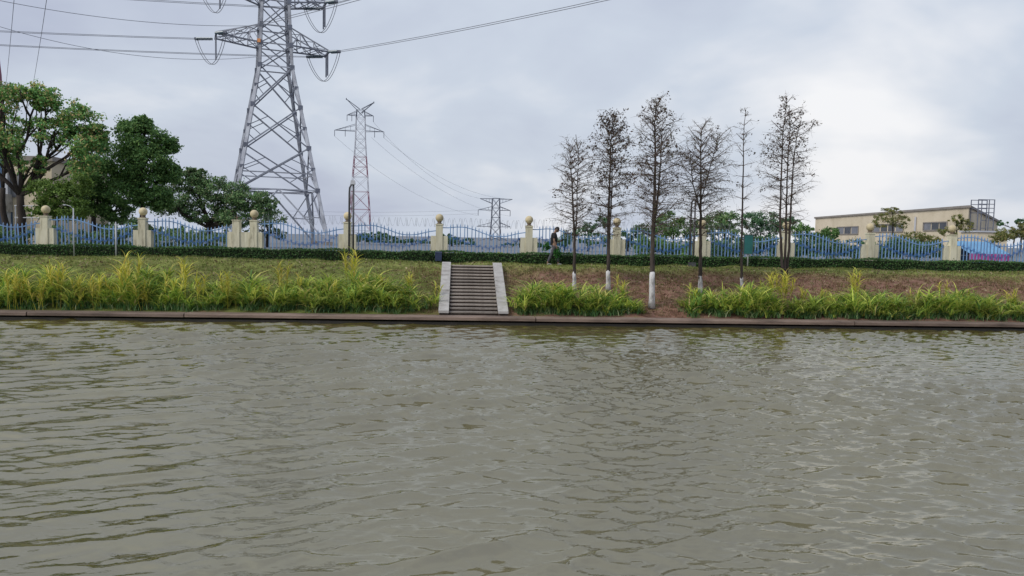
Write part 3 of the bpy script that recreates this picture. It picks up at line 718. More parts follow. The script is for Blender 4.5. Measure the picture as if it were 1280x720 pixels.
# red mast at the very left edge
b = at(2.2, 300, 120); b.z = G0
t = thing('radio_mast', 'thin red mast just showing at the left edge above the tree', 'mast', b)
zt = at(1, 60, 120).z-G0
MB().tube([(0, 0, 0), (.35, 0, zt*.45)], [.62, .5], 8).build('mast_section', M['white'], t); MB().tube([(.35, 0, zt*.45), (.15, 0, zt*.86)], [.5, .36], 8).build('mast_section', M['red'], t)
MB().tube([(.15, 0, zt*.86), (.02, 0, zt)], [.36, .12], 8).build('mast_section', M['red'], t); MB().tube([(.02, 0, zt), (-.15, 0, zt+5)], [.10, .05], 6).build('mast_tip', M['farsteel'], t)

# ------------------------------------------------------------------ buildings
def bld_right():
    c0 = cam2w(1206, 90); l0 = cam2w(1016, 139); r0 = cam2w(1243, 108); k0 = l0 + (r0-c0)
    H = EYE+50*90/F
    b = thing('factory_building', 'long low beige factory building with dark windows at right', 'building', (c0.x, c0.y, G0))
    o = Vector((c0.x, c0.y, G0)); P = [Vector((v.x, v.y, G0))-o for v in (c0, r0, k0, l0)]
    HC, HR = H-G0, H-G0-1.1; hts = [HC, HR, HR, HC]
    mb = MB(); n0 = 8
    mb.v = [tuple(p) for p in P] + [tuple(p+Vector((0, 0, h))) for p, h in zip(P, hts)]
    mb.f = [(0, 1, 5, 4), (1, 2, 6, 5), (2, 3, 7, 6), (3, 0, 4, 7), (4, 5, 6, 7)]
    mb.build('wall', M['factory'], b)
    tr = MB(); cen = sum((p for p in P), Vector())/4
    def outp(p): d = (p-cen); d.z = 0; return p+d.normalized()*.18
    for i in range(4):
        j = (i+1) % 4; a_ = outp(P[i])+Vector((0, 0, hts[i]+.02)); c_ = outp(P[j])+Vector((0, 0, hts[j]+.02)); tr.beam(a_, c_, .26)
    tr.build('roof_edge', M['trim'], b)
    dl = (P[3]-P[0]); nl = Vector((dl.y, -dl.x, 0)).normalized()
    if nl.dot(-o) < 0: nl = -nl
    dl_n = dl.normalized(); dr = (P[1]-P[0]); dr_n = dr.normalized(); nr = Vector((dr.y, -dr.x, 0)).normalized()
    if nr.dot(-o) < 0: nr = -nr
    def hit(px, py, nrm, base):
        d = ray(px, py); cpos = Vector((0, 0, EYE)); tq = (o+base-cpos).dot(nrm)/d.dot(nrm); return cpos+d*tq-o
    def window(px0, px1, py0, py1, nrm, dn, mats, frame=True):
        a_ = hit(px0, py0, nrm, P[0]); c_ = hit(px1, py1, nrm, P[0]); zt_, zb_ = a_.z, c_.z
        a2, c2 = Vector((a_.x, a_.y, 0)), Vector((c_.x, c_.y, 0)); wd = (c2-a2)
        w_ = MB(); up = Vector((0, 0, 1)); t_ = .14
        for p, q in (((a2, zb_), (c2, zb_)), ((a2, zt_), (c2, zt_)), ((a2, zb_), (a2, zt_)), ((c2, zb_), (c2, zt_))):
            w_.beam(p[0]+up*p[1]+nrm*.05, q[0]+up*q[1]+nrm*.05, t_)
        wo = w_.build('window', M['trim'], b)
        n_ = len(mats)
        for k in range(n_):
            s0 = a2.lerp(c2, k/n_+.02); s1 = a2.lerp(c2, (k+1)/n_-.02); pm = MB()
            pm.poly([s0+up*(zb_+.05), s1+up*(zb_+.05), s1+up*(zt_-.05), s0+up*(zt_-.05)], nrm*.04); pm.build('pane', mats[k], wo)
    D, Gy = M['glass'], M['greyglass']
    window(1047, 1073, 284, 292.5, nl, dl_n, [Gy, D, Gy]); window(1092, 1129, 281, 289.5, nl, dl_n, [Gy, D, D, Gy]); window(1155, 1184, 278.5, 287.5, nl, dl_n, [Gy, D, D])
    window(1030, 1038, 286, 293, nl, dl_n, [D, Gy])
    for a0, a1 in ((1210, 1211.8), (1213.4, 1215.2)): window(a0, a1, 278, 286, nr, dr_n, [D])
    window(1216.5, 1219.5, 287, 301, nr, dr_n, [D])
    pmid = hit(1146, 271, nl, P[0]); MB().tube([Vector((pmid.x, pmid.y, 0))+nl*.15, pmid+nl*.15], .12, 8).build('downpipe', M['white'], b)
    return b
bld_right()
# flat-roofed annex and the steel frame beside the factory
c = cam2w(1238, 84); a0 = cam2w(1224, 84); a1 = cam2w(1262, 84); zt = EYE+(305.5-287)*84/F
b = thing('annex_building', 'low pale beige annex wall beside the factory, behind the blue stall', 'building', (c.x, c.y, G0))
MB().box((0, 1.5, (zt-G0)/2), (abs(a1.x-a0.x), 3, zt-G0), -YAW).build('wall', M['factory'], b); MB().box((0, 1.5, zt-G0+.09), (abs(a1.x-a0.x)+.3, 3.3, .16), -YAW).build('roof', M['white'], b)
for s in (-.9, .6): MB().box((s, -.04, 1.0), (.5, .06, .7), -YAW).build('window', M['glass'], b)
Z0 = 89; zz = lambda py, px=1228: EYE+(HZ+(px-640)*.0195-py)*Z0/F
f0, f1 = cam2w(1217.5, Z0), cam2w(1237.5, Z0); fm = cam2w(1231, Z0); o = Vector((f0.x, f0.y, G0))
fr = thing('steel_frame', 'open steel ladder frame rising above the right end of the factory roof', 'frame', o)
bk = camdir(0, 1)*1.4
for p in (f0, f1, fm):
    for k in (0, 1):
        q = Vector((p.x, p.y, G0))-o+bk*k; MB().beam(q, q+Vector((0, 0, zz(249.5)-G0)), .08).build('upright', M['steeldark'], fr)
for py in (250, 255.5, 260.5, 266, 275, 285):
    for k in (0, 1):
        a_ = Vector((f0.x, f0.y, 0))-Vector((o.x, o.y, 0))+bk*k if py < 268 else Vector((fm.x, fm.y, 0))-Vector((o.x, o.y, 0))+bk*k
        c_ = Vector((f1.x, f1.y, 0))-Vector((o.x, o.y, 0))+bk*k; z_ = Vector((0, 0, zz(py)-G0)); MB().beam(a_+z_, c_+z_, .08).build('rail', M['steeldark'], fr)

# stall with a blue tarpaulin
p0 = at(1206, 312, 42); p1 = at(1256, 312, 42); o = Vector((p0.x, 42, G0)); wd = p1.x-p0.x
st = thing('market_stall', 'stall with a sloping sky-blue tarpaulin roof and magenta cloth, behind the fence at right', 'stall', o)
zt = at(1225, 301.5, 43).z-G0; zl = at(1225, 316.5, 41.6).z-G0; zm = at(1225, 325.5, 41.6).z-G0
rf = MB(); nu, nv = 13, 6
for s in range(2):
    for j in range(nv):
        for i in range(nu):
            u_, v_ = i/(nu-1), j/(nv-1); inset = (.06*v_)
            rf.v.append((wd*(u_*(1-inset*.5)+inset*.1), -.4+v_*1.8, zl+(zt-zl)*v_ - .035*abs(math.sin(u_*PI*3))*(1-v_*.3) - s*.02))
    for j in range(nv-1):
        for i in range(nu-1): a = s*nu*nv+j*nu+i; rf.f.append((a, a+1, a+nu+1, a+nu) if s == 0 else (a+nu, a+nu+1, a+1, a))
rf.build('tarpaulin_roof', M['tarp'], st, True)
vl = MB()
for i in range(24):
    x0, x1 = wd*i/24, wd*(i+1)/24; dy = .03*math.sin(i*1.4); dy1 = .03*math.sin((i+1)*1.4)
    vl.poly([(x0, -.43+dy, zm), (x1, -.43+dy1, zm), (x1, -.43+dy1, zl-.03), (x0, -.43+dy, zl-.03)], (0, .012, 0))
vl.build('cloth_front', M['magenta'], st)
for x in (.05, wd-.05):
    for y, h in ((-.35, zl), (1.3, zt-.1)): MB().tube([(x, y, 0), (x, y, h-.06)], .03, 6).build('leg', M['pole'], st)
MB().box((wd/2, .3, .62), (wd-.2, .9, .05)).build('counter', M['pole'], st); MB().box((wd/2, 1.3, .6), (wd-.1, .04, 1.15)).build('back_sheet', M['navy'], st)

# pale building at the far left
YB = 52.0
xr = atx(66, YB); xl = atx(-70, YB); zt = at(66, 201, YB).z; o = Vector((xr, YB, G0))
b = thing('office_building', 'pale beige building with blue glass behind the tree at the left edge', 'building', o)
wd = xr-xl; MB().box((-wd/2, 4.01, (zt-G0)/2), (wd, 8, zt-G0)).build('wall', M['factory'], b)
MB().box((-wd/2, 4, zt-G0+.12), (wd+.3, 8.3, .3)).build('parapet', M['trim'], b)
def lx(px): return atx(px, YB)-xr
def lz(px, py): return at(px, py, YB).z-G0
MB().box(((lx(-30)+lx(8))/2, -.15, (lz(5, 200)+lz(5, 237))/2), (lx(8)-lx(-30), .3, lz(5, 200)-lz(5, 237))).build('window', M['blueglass'], b)
MB().box((lx(12.5), -.2, lz(12, 247)/2+.5), (.28, .38, lz(12, 197)-.5)).build('pilaster', M['whitepole'], b)
MB().box(((lx(-30)+lx(17))/2, -.55, (lz(8, 243)+lz(8, 265))/2), (lx(17)-lx(-30), 1.1, lz(8, 243)-lz(8, 265))).build('balcony', M['cheek'], b)
for a0 in (19, 27): MB().box((lx(a0), -.03, lz(20, 232)), (.30, .08, 1.5)).build('window', M['greyglass'], b)
MB().box((lx(4), -.03, 1.2), (lx(15)-lx(-10), .09, 2.2)).build('window', M['blueglass'], b)
o = at(38, 300, 44); o.z = G0
t = thing('steel_frame', 'white pipe frame with a diagonal strut behind the leftmost pillar', 'frame', o)
for dx in (-.75, .1, .95): MB().tube([(dx, 0, 0), (dx, 0, 2.35)], .035, 6).build('upright', M['whitepole'], t)
for z in (2.35, 1.7): MB().tube([(-.8, 0, z), (1.0, 0, z)], .03, 6).build('rail', M['whitepole'], t)
MB().tube([(.1, 0.05, 1.2), (.95, .05, 2.3)], .03, 6).build('strut', M['whitepole'], t)

# ------------------------------------------------------------------ trees
def limb(mb, p, q, r0, r1, wob=.15, n=6, k=5):
    p, q = Vector(p), Vector(q); Lq = (q-p).length; pts = []
    ox = [random.gauss(0, wob*Lq*.25) for _ in range(3)]
    for i in range(k+1):
        t = i/k; s = math.sin(PI*t); pts.append(p.lerp(q, t)+Vector((ox[0]*s, ox[1]*s, ox[2]*s*.5)) + Vector((random.gauss(0, .02*Lq*s), random.gauss(0, .02*Lq*s), 0)))
    mb.tube(pts, [r0+(r1-r0)*i/k for i in range(k+1)], n); return pts
def crown_pts(ells, per, sub, rs):
    """leaf points in small clumps that fill several ellipsoids unevenly"""
    P, Nn = [], []
    for (cx, cy, cz, rx, ry, rz, dens) in ells:
        nsub = max(3, int(sub*dens)); 
        d = rs.normal(size=(nsub, 3)); d /= np.linalg.norm(d, axis=1)[:, None]
        rad = rs.uniform(.25, 1.0, nsub)**.5
        cs = np.array([cx, cy, cz])+d*rad[:, None]*np.array([rx, ry, rz])
        for c_ in cs:
            k = int(per*rs.uniform(.5, 1.5)); rr = rs.uniform(.55, 1.25)*.28*min(rx, rz)
            q = rs.normal(size=(k, 3))*rr*np.array([.62, .62, .45])
            P.append(c_+q); nn_ = c_-np.array([cx, cy, cz]); Nn.append(np.tile(nn_/(np.linalg.norm(nn_)+1e-6), (k, 1)))
    return np.concatenate(P), np.concatenate(Nn)
def tree(label, px, Y, ells_px, mat, leaf, per, sub, trunk_r, fork_py, seed, group=None, trunk_px=None, lean=0, name='broadleaf_tree', stems=1):
    """ells_px: (px, py, half width px, half height px, depth m, density) at distance Y"""
    rs = np.random.default_rng(seed); random.seed(seed)
    bx = atx(trunk_px if trunk_px is not None else px, Y); o = Vector((bx, Y, G0))
    t = thing(name, label, 'tree', o, group)
    ells = []
    for (ex, ey, wx, hy, dp, den) in ells_px:
        c_ = at(ex, ey, Y); s = abs(at(ex+10, ey, Y).x-c_.x)/10; dy = rs.uniform(-.5, .5)*dp
        ells.append((c_.x-bx, dy, c_.z-G0, wx*s, max(dp, .5), hy*s, den))
    tb = MB(); fz = at(px, fork_py, Y).z-G0
    fork = Vector((lean, 0, fz)); limb(tb, (0, 0, -.1), fork, trunk_r, trunk_r*.7, .08, 8)
    tb.build('trunk', M['bark2'], t, True)
    for e_ in ells:
        c_ = Vector(e_[:3]); lm = MB(); pts = limb(lm, fork, c_+Vector((0, 0, -.2*e_[5])), trunk_r*.5, trunk_r*.16, .2, 6)
        for _ in range(7):
            d = rs.normal(size=3); d /= np.linalg.norm(d); q = c_+Vector(d*np.array(e_[3:6])*rs.uniform(.6, .95))
            limb(lm, pts[rs.integers(2, 6)], q, trunk_r*.2, trunk_r*.05, .2, 4, 4)
        lm.build('limb', M['bark2'], t, True)
    P, Nn = crown_pts(ells, per, sub, rs)
    P = P[P[:, 2] > .25]; Nn = Nn[:len(P)]
    Q = quads_from(P, rs.uniform(.7, 1.3, len(P))*leaf, .35, .62, rs, Nn[:len(P)])
    tag(link('crown', leaf_mesh('crown', Q, mat), t), kind='stuff')
    return t
# left group
tree('tall airy tree with browning and green leaves and dark limbs at the left edge', 24, 44,
     [(8, 125, 26, 22, 1.3, .8), (52, 118, 30, 16, 1.2, .9), (92, 150, 28, 26, 1.3, 1.1), (64, 165, 34, 22, 1.3, .8), (14, 175, 30, 26, 1.4, .8), (110, 195, 24, 28, 1.2, 1.0), (40, 205, 24, 14, 1, .4), (-30, 150, 30, 40, 1.4, .8), (118, 165, 14, 12, .8, .7), (60, 128, 18, 14, .8, .6)],
     M['l_mixed'], .15, 42, 62, .26, 244, 3, trunk_px=24, lean=.1)
tree('slim dark trunked tree behind the pale building corner at the left edge', 8, 46,
     [(0, 190, 22, 26, 1, .7), (-30, 170, 30, 30, 1.2, .8), (18, 160, 18, 18, .9, .5)], M['l_mixed'], .15, 44, 44, .2, 235, 5, trunk_px=12, lean=-.3)
tree('round bushy dark green tree standing behind the second pillar', 178, 47,
     [(176, 175, 32, 26, 1.4, 1.2), (150, 205, 26, 28, 1.4, 1.1), (190, 205, 28, 26, 1.4, 1.2), (205, 180, 14, 12, .9, .7), (208, 215, 13, 14, .9, .7), (160, 240, 28, 20, 1.3, 1.0), (196, 245, 20, 18, 1.2, .9), (168, 160, 16, 10, .8, .6), (182, 153, 12, 8, .7, .5)],
     M['l_green'], .15, 60, 78, .22, 250, 8)
tree('dark leafy tree filling the gap left of the round bushy tree', 118, 48,
     [(112, 190, 18, 30, 1.2, 1), (125, 225, 24, 26, 1.2, 1.1), (112, 250, 24, 20, 1.2, 1), (140, 262, 20, 16, 1, .8)], M['l_green'], .15, 60, 78, .18, 262, 9)
tree('light green shrubby tree behind the leftmost pillar', 72, 42,
     [(66, 240, 26, 20, 1, 1.1), (92, 232, 18, 16, .9, .8), (60, 262, 22, 14, .9, .8), (95, 262, 20, 16, .9, .8)], M['l_light'], .13, 48, 60, .1, 272, 12)
tree('broad dark spreading tree behind the third fence panel, left of the pylon', 262, 58,
     [(236, 228, 28, 15, 1.5, 1.1), (272, 238, 34, 17, 1.6, 1.2), (310, 250, 30, 14, 1.5, 1.1), (215, 250, 24, 20, 1.4, .9), (255, 265, 34, 16, 1.5, .9), (300, 272, 30, 14, 1.4, .8), (240, 216, 16, 7, 1, .6), (330, 262, 16, 12, 1.2, .6)],
     M['l_dark'], .14, 64, 84, .28, 285, 15)
tree('thin straggling grey-green tree beside the foot of the big pylon', 335, 62,
     [(338, 252, 12, 7, 1, .5), (345, 272, 14, 12, 1, .6), (325, 286, 18, 12, 1, .7), (350, 292, 10, 8, .8, .4)], M['l_dark'], .16, 26, 40, .14, 290, 17)
for k, (px, Y, els, lab) in enumerate((
    (130, 60, [(90, 285, 40, 14, 2, 1), (160, 285, 40, 14, 2, 1), (30, 290, 34, 12, 2, 1)], 'dark undergrowth behind the two leftmost fence panels'),
    (240, 66, [(220, 292, 30, 9, 2, .8), (270, 294, 30, 8, 2, .7)], 'dark undergrowth under the broad spreading tree'))):
    tree(lab, px, Y, els, M['l_dark'], .2, 50, 50, .12, 295, 60+k, name='shrub')
# far trees beyond the middle of the fence
for k, (pa, pb, top, m_, lab) in enumerate(((-20, 48, 282, 'l_dark', 'dark shrubbery close behind the first fence panel at left'), (62, 172, 279, 'l_dark', 'dark shrubbery close behind the second fence panel at left'), (188, 290, 284, 'l_dark', 'dark shrubbery close behind the third fence panel at left'),
    (795, 868, 297, 'l_green', 'green shrubbery behind the panel right of the third bare cypress'), (884, 972, 296, 'l_far', 'green shrubbery behind the panel with the teal signboard'), (990, 1078, 296, 'l_far', 'green shrubbery behind the panel right of the three-stemmed cypress'), (1094, 1180, 297, 'l_far', 'green shrubbery behind the panel left of the blue stall'))):
    n_ = max(3, int((pb-pa)/16)); random.seed(300+k)
    els = []
    for q in range(n_):
        ex = pa+(pb-pa)*(q+.5)/n_; tq = top+random.uniform(-2, 7); bt = 322; els.append((ex, (tq+bt)/2, (pb-pa)/n_*.75, (bt-tq)/2, .5, random.uniform(.6, 1.1)))
    tree(lab, (pa+pb)/2, 37.5, els, M[m_], .085, 46, 44, .04, 312, 300+k, name='shrub')
far = [(462, 95, [(455, 300, 20, 8, 2, 1), (472, 297, 18, 7, 2, .9), (490, 302, 14, 6, 2, .7)], 'l_far', 'dark tree low behind the railing right of the twin-post lamp'),
       (515, 95, [(520, 304, 22, 6, 2, 1), (500, 306, 12, 5, 2, .6)], 'l_far', 'low far shrub behind the railing left of the pillar above the steps'),
       (565, 90, [(562, 299, 14, 6, 2, .7), (585, 303, 12, 5, 2, .6), (572, 308, 22, 5, 2, .8)], 'l_far', 'low far shrub behind the railing right of the pillar above the steps'),
       (650, 90, [(640, 308, 18, 4, 2, .6)], 'l_far', 'tiny far shrub beside the foot of the small T-topped pylon'),
       (735, 70, [(735, 284, 12, 7, 1, .6), (752, 278, 10, 7, 1, .5), (718, 296, 18, 9, 1, .7), (745, 300, 20, 9, 1, .8)], 'l_far', 'small patchy tree between the first and second bare cypresses'),
       (705, 72, [(700, 303, 14, 8, 1, .7), (680, 306, 10, 5, 1, .5)], 'l_far', 'low shrub behind the railing beside the walking man'),
       (785, 75, [(782, 300, 14, 10, 1, .8), (800, 290, 12, 10, 1, .7)], 'l_far', 'small dark tree left of the third bare cypress'),
       (842, 85, [(836, 278, 20, 13, 2, 1.2), (852, 288, 18, 14, 2, 1), (826, 292, 12, 12, 2, .9)], 'l_green', 'rounded green tree behind the railing right of the third bare cypress'),
       (905, 88, [(895, 278, 20, 14, 2, 1.1), (912, 274, 16, 11, 2, 1), (905, 292, 26, 12, 2, 1), (880, 285, 14, 12, 2, .9)], 'l_dark', 'brownish green tree behind the fourth and fifth bare cypresses'),
       (950, 90, [(940, 276, 16, 13, 2, 1.1), (962, 278, 20, 13, 2, 1.2), (985, 282, 18, 12, 2, 1), (955, 293, 26, 10, 2, 1)], 'l_far', 'dark green tree group left of the factory building'),
       (1012, 80, [(1005, 290, 14, 10, 1, .8), (1024, 296, 14, 9, 1, .9), (1040, 292, 10, 7, 1, .8)], 'l_green', 'green bush under the left end of the factory'),
       (1115, 62, [(1112, 268, 16, 8, 1, .45), (1100, 276, 12, 9, 1, .5), (1125, 278, 14, 8, 1, .5), (1116, 262, 8, 4, .7, .25)], 'l_ochre', 'sparse ochre sapling in front of the middle of the factory'),
       (1130, 60, [(1120, 300, 16, 8, 1, .9), (1145, 297, 18, 7, 1, .9), (1165, 300, 12, 6, 1, .7)], 'l_ochre', 'yellow-green shrub low in front of the factory, right of the ochre sapling'),
       (1195, 60, [(1192, 274, 10, 5, .8, .4), (1203, 282, 9, 8, .8, .5), (1182, 290, 10, 7, .8, .5)], 'l_ochre', 'small ochre tree behind the ball of the pillar left of the blue stall'),
       (1268, 58, [(1262, 292, 12, 8, 1, .9), (1278, 286, 12, 8, 1, .8), (1250, 297, 10, 7, 1, .7), (1290, 292, 14, 10, 1, .8)], 'l_ochre', 'yellow-green bush at the right edge above the fence'),
       (1276, 95, [(1278, 278, 6, 4, 1, .4), (1292, 276, 10, 7, 1, .6), (1252, 279, 8, 3, 1, .25)], 'l_far', 'dark small tree peeking in at the right edge')]
for k, (px, Y, els, m_, lab) in enumerate(far):
    ymin = min(e_[1] for e_ in els); fk = min(298, ymin+14)
    tree(lab, px, Y, els, M[m_], .10 if m_ == 'l_ochre' else .15 if Y < 75 else .21, 48 if m_ == 'l_ochre' else 44, 56 if m_ == 'l_ochre' else 46, .07 if m_ == 'l_ochre' else .12, fk, 100+k, name='shrub' if ymin > 290 else 'broadleaf_tree')
for k, (x0, Y, lab) in enumerate(((1040, 50, 'dark green shrub row behind the railing right of the three-stemmed cypress'), (1140, 50, 'dark green shrub row behind the railing under the ochre sapling'), (880, 52, 'shrub row behind the railing at the fourth bare cypress'))):
    tree(lab, x0, Y, [(x0-28, 314, 22, 8, .8, .8), (x0+5, 312, 24, 9, .8, .8), (x0+34, 315, 20, 7, .8, .7)], M['l_green'], .14, 36, 46, .06, 318, 140+k, name='shrub')

# bare cypresses
def cypress(label, px, py, stems, wash, rad, crownw, nbr, leafy, dead, seed, tstart=.33, droop=.5, low=1.0):
    """stems: lists of (px, py) for the centre line of each stem, root first"""
    random.seed(seed); rs = np.random.default_rng(seed)
    o = bank(px, py); Y = o.y; o.z -= .06
    t = thing('bare_cypress', label, 'tree', o, 'bare cypresses on the bank')
    mpp = abs(at(px+10, 250, Y).x-at(px, 250, Y).x)/10
    lf, df = [], []
    tw = MB(); H = (at(px, stems[0][-1][1], Y).z-o.z)
    for si, st_ in enumerate(stems):
        pts = []
        for (sx_, sy_) in st_: q = at(sx_, sy_, Y); pts.append(Vector((q.x-o.x, random.gauss(0, .03)+(.06*si), q.z-o.z)))
        fine = []
        for a_, b_ in zip(pts[:-1], pts[1:]):
            for k in range(5): fine.append(a_.lerp(b_, k/5)+Vector((random.gauss(0, .006), random.gauss(0, .006), 0)))
        fine.append(pts[-1]); z0, z1 = fine[0].z, fine[-1].z
        r0 = rad if si == 0 else rad*(.62 if wash else .9)
        rr = [max(.011, r0*(1-.88*((p.z)/H))*(1.0 if p.z > .35 else 1.0+.35*(.35-p.z)/.35)) for p in fine]
        MB().tube(fine, rr, 9).build('trunk' if si == 0 else 'stem', M['bark'], t, True)
        if si == 0 and wash:
            zw = at(px, wash, Y).z-o.z; cut = [p for p in fine if p.z < zw]; nxt = fine[len(cut)]; f = (zw-cut[-1].z)/(nxt.z-cut[-1].z); cut.append(cut[-1].lerp(nxt, f))
            rw = [max(.02, r0*(1-.88*(p.z/H))*(1.0 if p.z > .35 else 1.0+.35*(.35-p.z)/.35))+.006 for p in cut]
            wb = MB(); wb.tube(cut, rw, 14)
            for q in range((len(cut)-1)*14, len(cut)*14): v = wb.v[q]; wb.v[q] = (v[0], v[1], v[2]+random.uniform(-.07, .05))   # brushed on unevenly
            wb.build('whitewashed_base', M['lime'], t, True)
        # branches
        nb = int(nbr*(1.0 if si == 0 else .7))
        for b_ in range(nb):
            f = tstart+(1-tstart)*(b_+random.random())/nb
            zz_ = f*H
            if zz_ < z0+.1 or zz_ > z1-.05: continue
            k = next((i for i, p in enumerate(fine) if p.z >= zz_), len(fine)-1); p = fine[max(k-1, 0)].lerp(fine[k], .5)
            az = b_*2.399+random.uniform(-.5, .5)+si
            prof = low*(.92-.62*max(0, (f-.72)/.28)**1.4)+.08
            if f < tstart+.12: prof *= .55+.45*(f-tstart)/.12
            Lb = crownw*mpp*.5*prof*random.uniform(.55, 1.25)
            up = random.uniform(.1, .55)+(.7*max(0, f-.7)/.3)
            d = Vector((math.cos(az), math.sin(az), up)).normalized(); bp = [p]; cur = d.copy(); ns = 5
            for s in range(ns):
                cur = (cur+Vector((random.gauss(0, .16), random.gauss(0, .16), random.gauss(.02, .13)-droop*.10*s/ns))).normalized(); bp.append(bp[-1]+cur*(Lb/ns))
            tw.tube(bp, [.016-.0105*s/ns for s in range(ns+1)], 4, False)
            for q in range(max(6, int(19*Lb))):
                s = random.uniform(.25, 1.0)*ns; i0 = min(int(s), ns-1); bs = bp[i0].lerp(bp[i0+1], s-i0)
                sd_ = Vector((random.gauss(0, 1), random.gauss(0, 1), random.gauss(.1, .55))); sd_ = (sd_.normalized()+d*.55).normalized(); Lt = random.uniform(.14, .42)*(.6+.5*Lb)
                m1 = bs+sd_*Lt*.5+Vector((0, 0, -.03*droop)); m2 = bs+sd_*Lt+Vector((0, 0, -.18*droop*Lt*2))
                tw.tube([bs, m1, m2], [.0042, .0034, .0026], 3, False)
                if random.random() < leafy*.75:
                    for _ in range(random.randint(2, 5)): lf.append(m1.lerp(m2, random.uniform(-.3, 1.2))+Vector((random.gauss(0, .035), random.gauss(0, .035), random.gauss(-.03, .035))))
                if random.random() < dead*.6*max(0, (f-.45)/.55)*2:
                    c_ = m2
                    for _ in range(random.randint(4, 9)): df.append(c_+Vector((random.gauss(0, .05), random.gauss(0, .05), random.gauss(-.06, .07))))
    tag(tw.build('twigs', M['twig'], t), kind='stuff')
    if lf:
        Pp = np.array([tuple(v) for v in lf]); tag(link('needles', leaf_mesh('needles', quads_from(Pp, rs.uniform(.03, .075, len(Pp)), -.1, .45, rs), M['needle']), t), kind='stuff')
    if df:
        Pp = np.array([tuple(v) for v in df]); tag(link('dead_leaves', leaf_mesh('dead_leaves', quads_from(Pp, rs.uniform(.06, .125, len(Pp)), -.3, .5, rs), M['deadleaf']), t), kind='stuff')
    return t
cypress('short bare cypress with limewashed foot, leftmost of the row, beside the walking man', 718, 363,
        [[(718, 363), (718, 330), (718, 300), (716, 255), (714, 215), (713, 180)], [(718, 305), (721, 270), (722, 230), (724, 195), (720, 168)]], 341, .068, 58, 64, .22, .05, 21, .36)
cypress('bare cypress with a brown-leaved top, second from the left in the row', 760, 363,
        [[(760, 363), (760.5, 330), (761, 290), (762, 230), (764, 178), (766, 143)], [(762, 300), (765, 240), (766, 185), (757, 155)]], 339, .08, 58, 78, .2, .42, 22, .30)
cypress('tallest full-crowned bare cypress, third from the left, foot close to the quay', 815, 385,
        [[(815, 385), (815, 340), (816, 300), (818, 250), (819, 190), (818, 155), (821, 128)], [(817, 290), (823, 250), (826, 200), (828, 160)]], 341, .105, 70, 100, .3, .16, 23, .34)
cypress('fine-twigged bare cypress with drooping branches, fourth from the left in the row', 875, 368,
        [[(875, 368), (875, 330), (876, 290), (877, 240), (876, 195), (878, 158)], [(877, 250), (888, 210), (895, 185), (898, 170)], [(876, 262), (868, 230), (864, 195)]], 345, .08, 72, 88, .34, .02, 24, .34, 1.0)
cypress('thin pole-like bare cypress with few short branches, fifth from the left', 927, 364,
        [[(927, 364), (927, 320), (928, 270), (929, 200), (930, 165), (932, 137)]], 347, .055, 40, 34, .15, .05, 25, .34, .5, .7)
cypress('three-stemmed bare cypress without limewash, rightmost of the row', 981, 352,
        [[(979, 352), (977, 330), (975, 280), (977, 220), (979, 170), (984, 124)], [(981, 352), (982, 310), (984, 250), (986, 200), (988, 160), (987, 131)], [(984, 352), (988, 310), (991, 250), (994, 200), (999, 168), (1002, 150)]], None, .062, 60, 50, .12, .26, 26, .28)

# ------------------------------------------------------------------ reeds and grasses on the bank
def blades(base, n_each, hmin, hmax, width, spread_, rs, bend=(.3, 1.1)):
    """curved tapering blades: base (k,3) root points"""
    B = np.repeat(base, n_each, 0); n = len(B)
    B = B + np.stack([rs.normal(0, spread_, n), rs.normal(0, spread_, n), np.zeros(n)], 1)
    az = rs.uniform(0, 2*PI, n); h = rs.uniform(hmin, hmax, n); bd = rs.uniform(*bend, n)*h*.75; w = width*rs.uniform(.6, 1.3, n)
    d = np.stack([np.cos(az), np.sin(az), np.zeros(n)], 1); pp = rs.uniform(-1.2, 1.2, n)+az+PI/2; s = np.stack([np.cos(pp), np.sin(pp), np.zeros(n)], 1)
    K = 4; rows = []
    for k in range(K+1):
        t = k/K; up = h*(t - .42*np.clip(bd/h, 0, 1.2)*t**2.6); c_ = B + d*(bd*t**1.9)[:, None] + np.stack([np.zeros(n), np.zeros(n), up], 1)
        ww = (w*(1-t)**.7*.5 if k < K else w*.03)[:, None] if k else (w*.35)[:, None]
        rows.append(np.stack([c_-s*ww, c_+s*ww], 1))
    V = np.concatenate(rows, 1)             # n, 2*(K+1), 3
    fi = np.array([[2*k, 2*k+1, 2*k+3, 2*k+2] for k in range(K)]); Fq = (np.arange(n)[:, None, None]*(2*(K+1))+fi[None]).reshape(-1, 4)
    return V.reshape(-1, 3), Fq
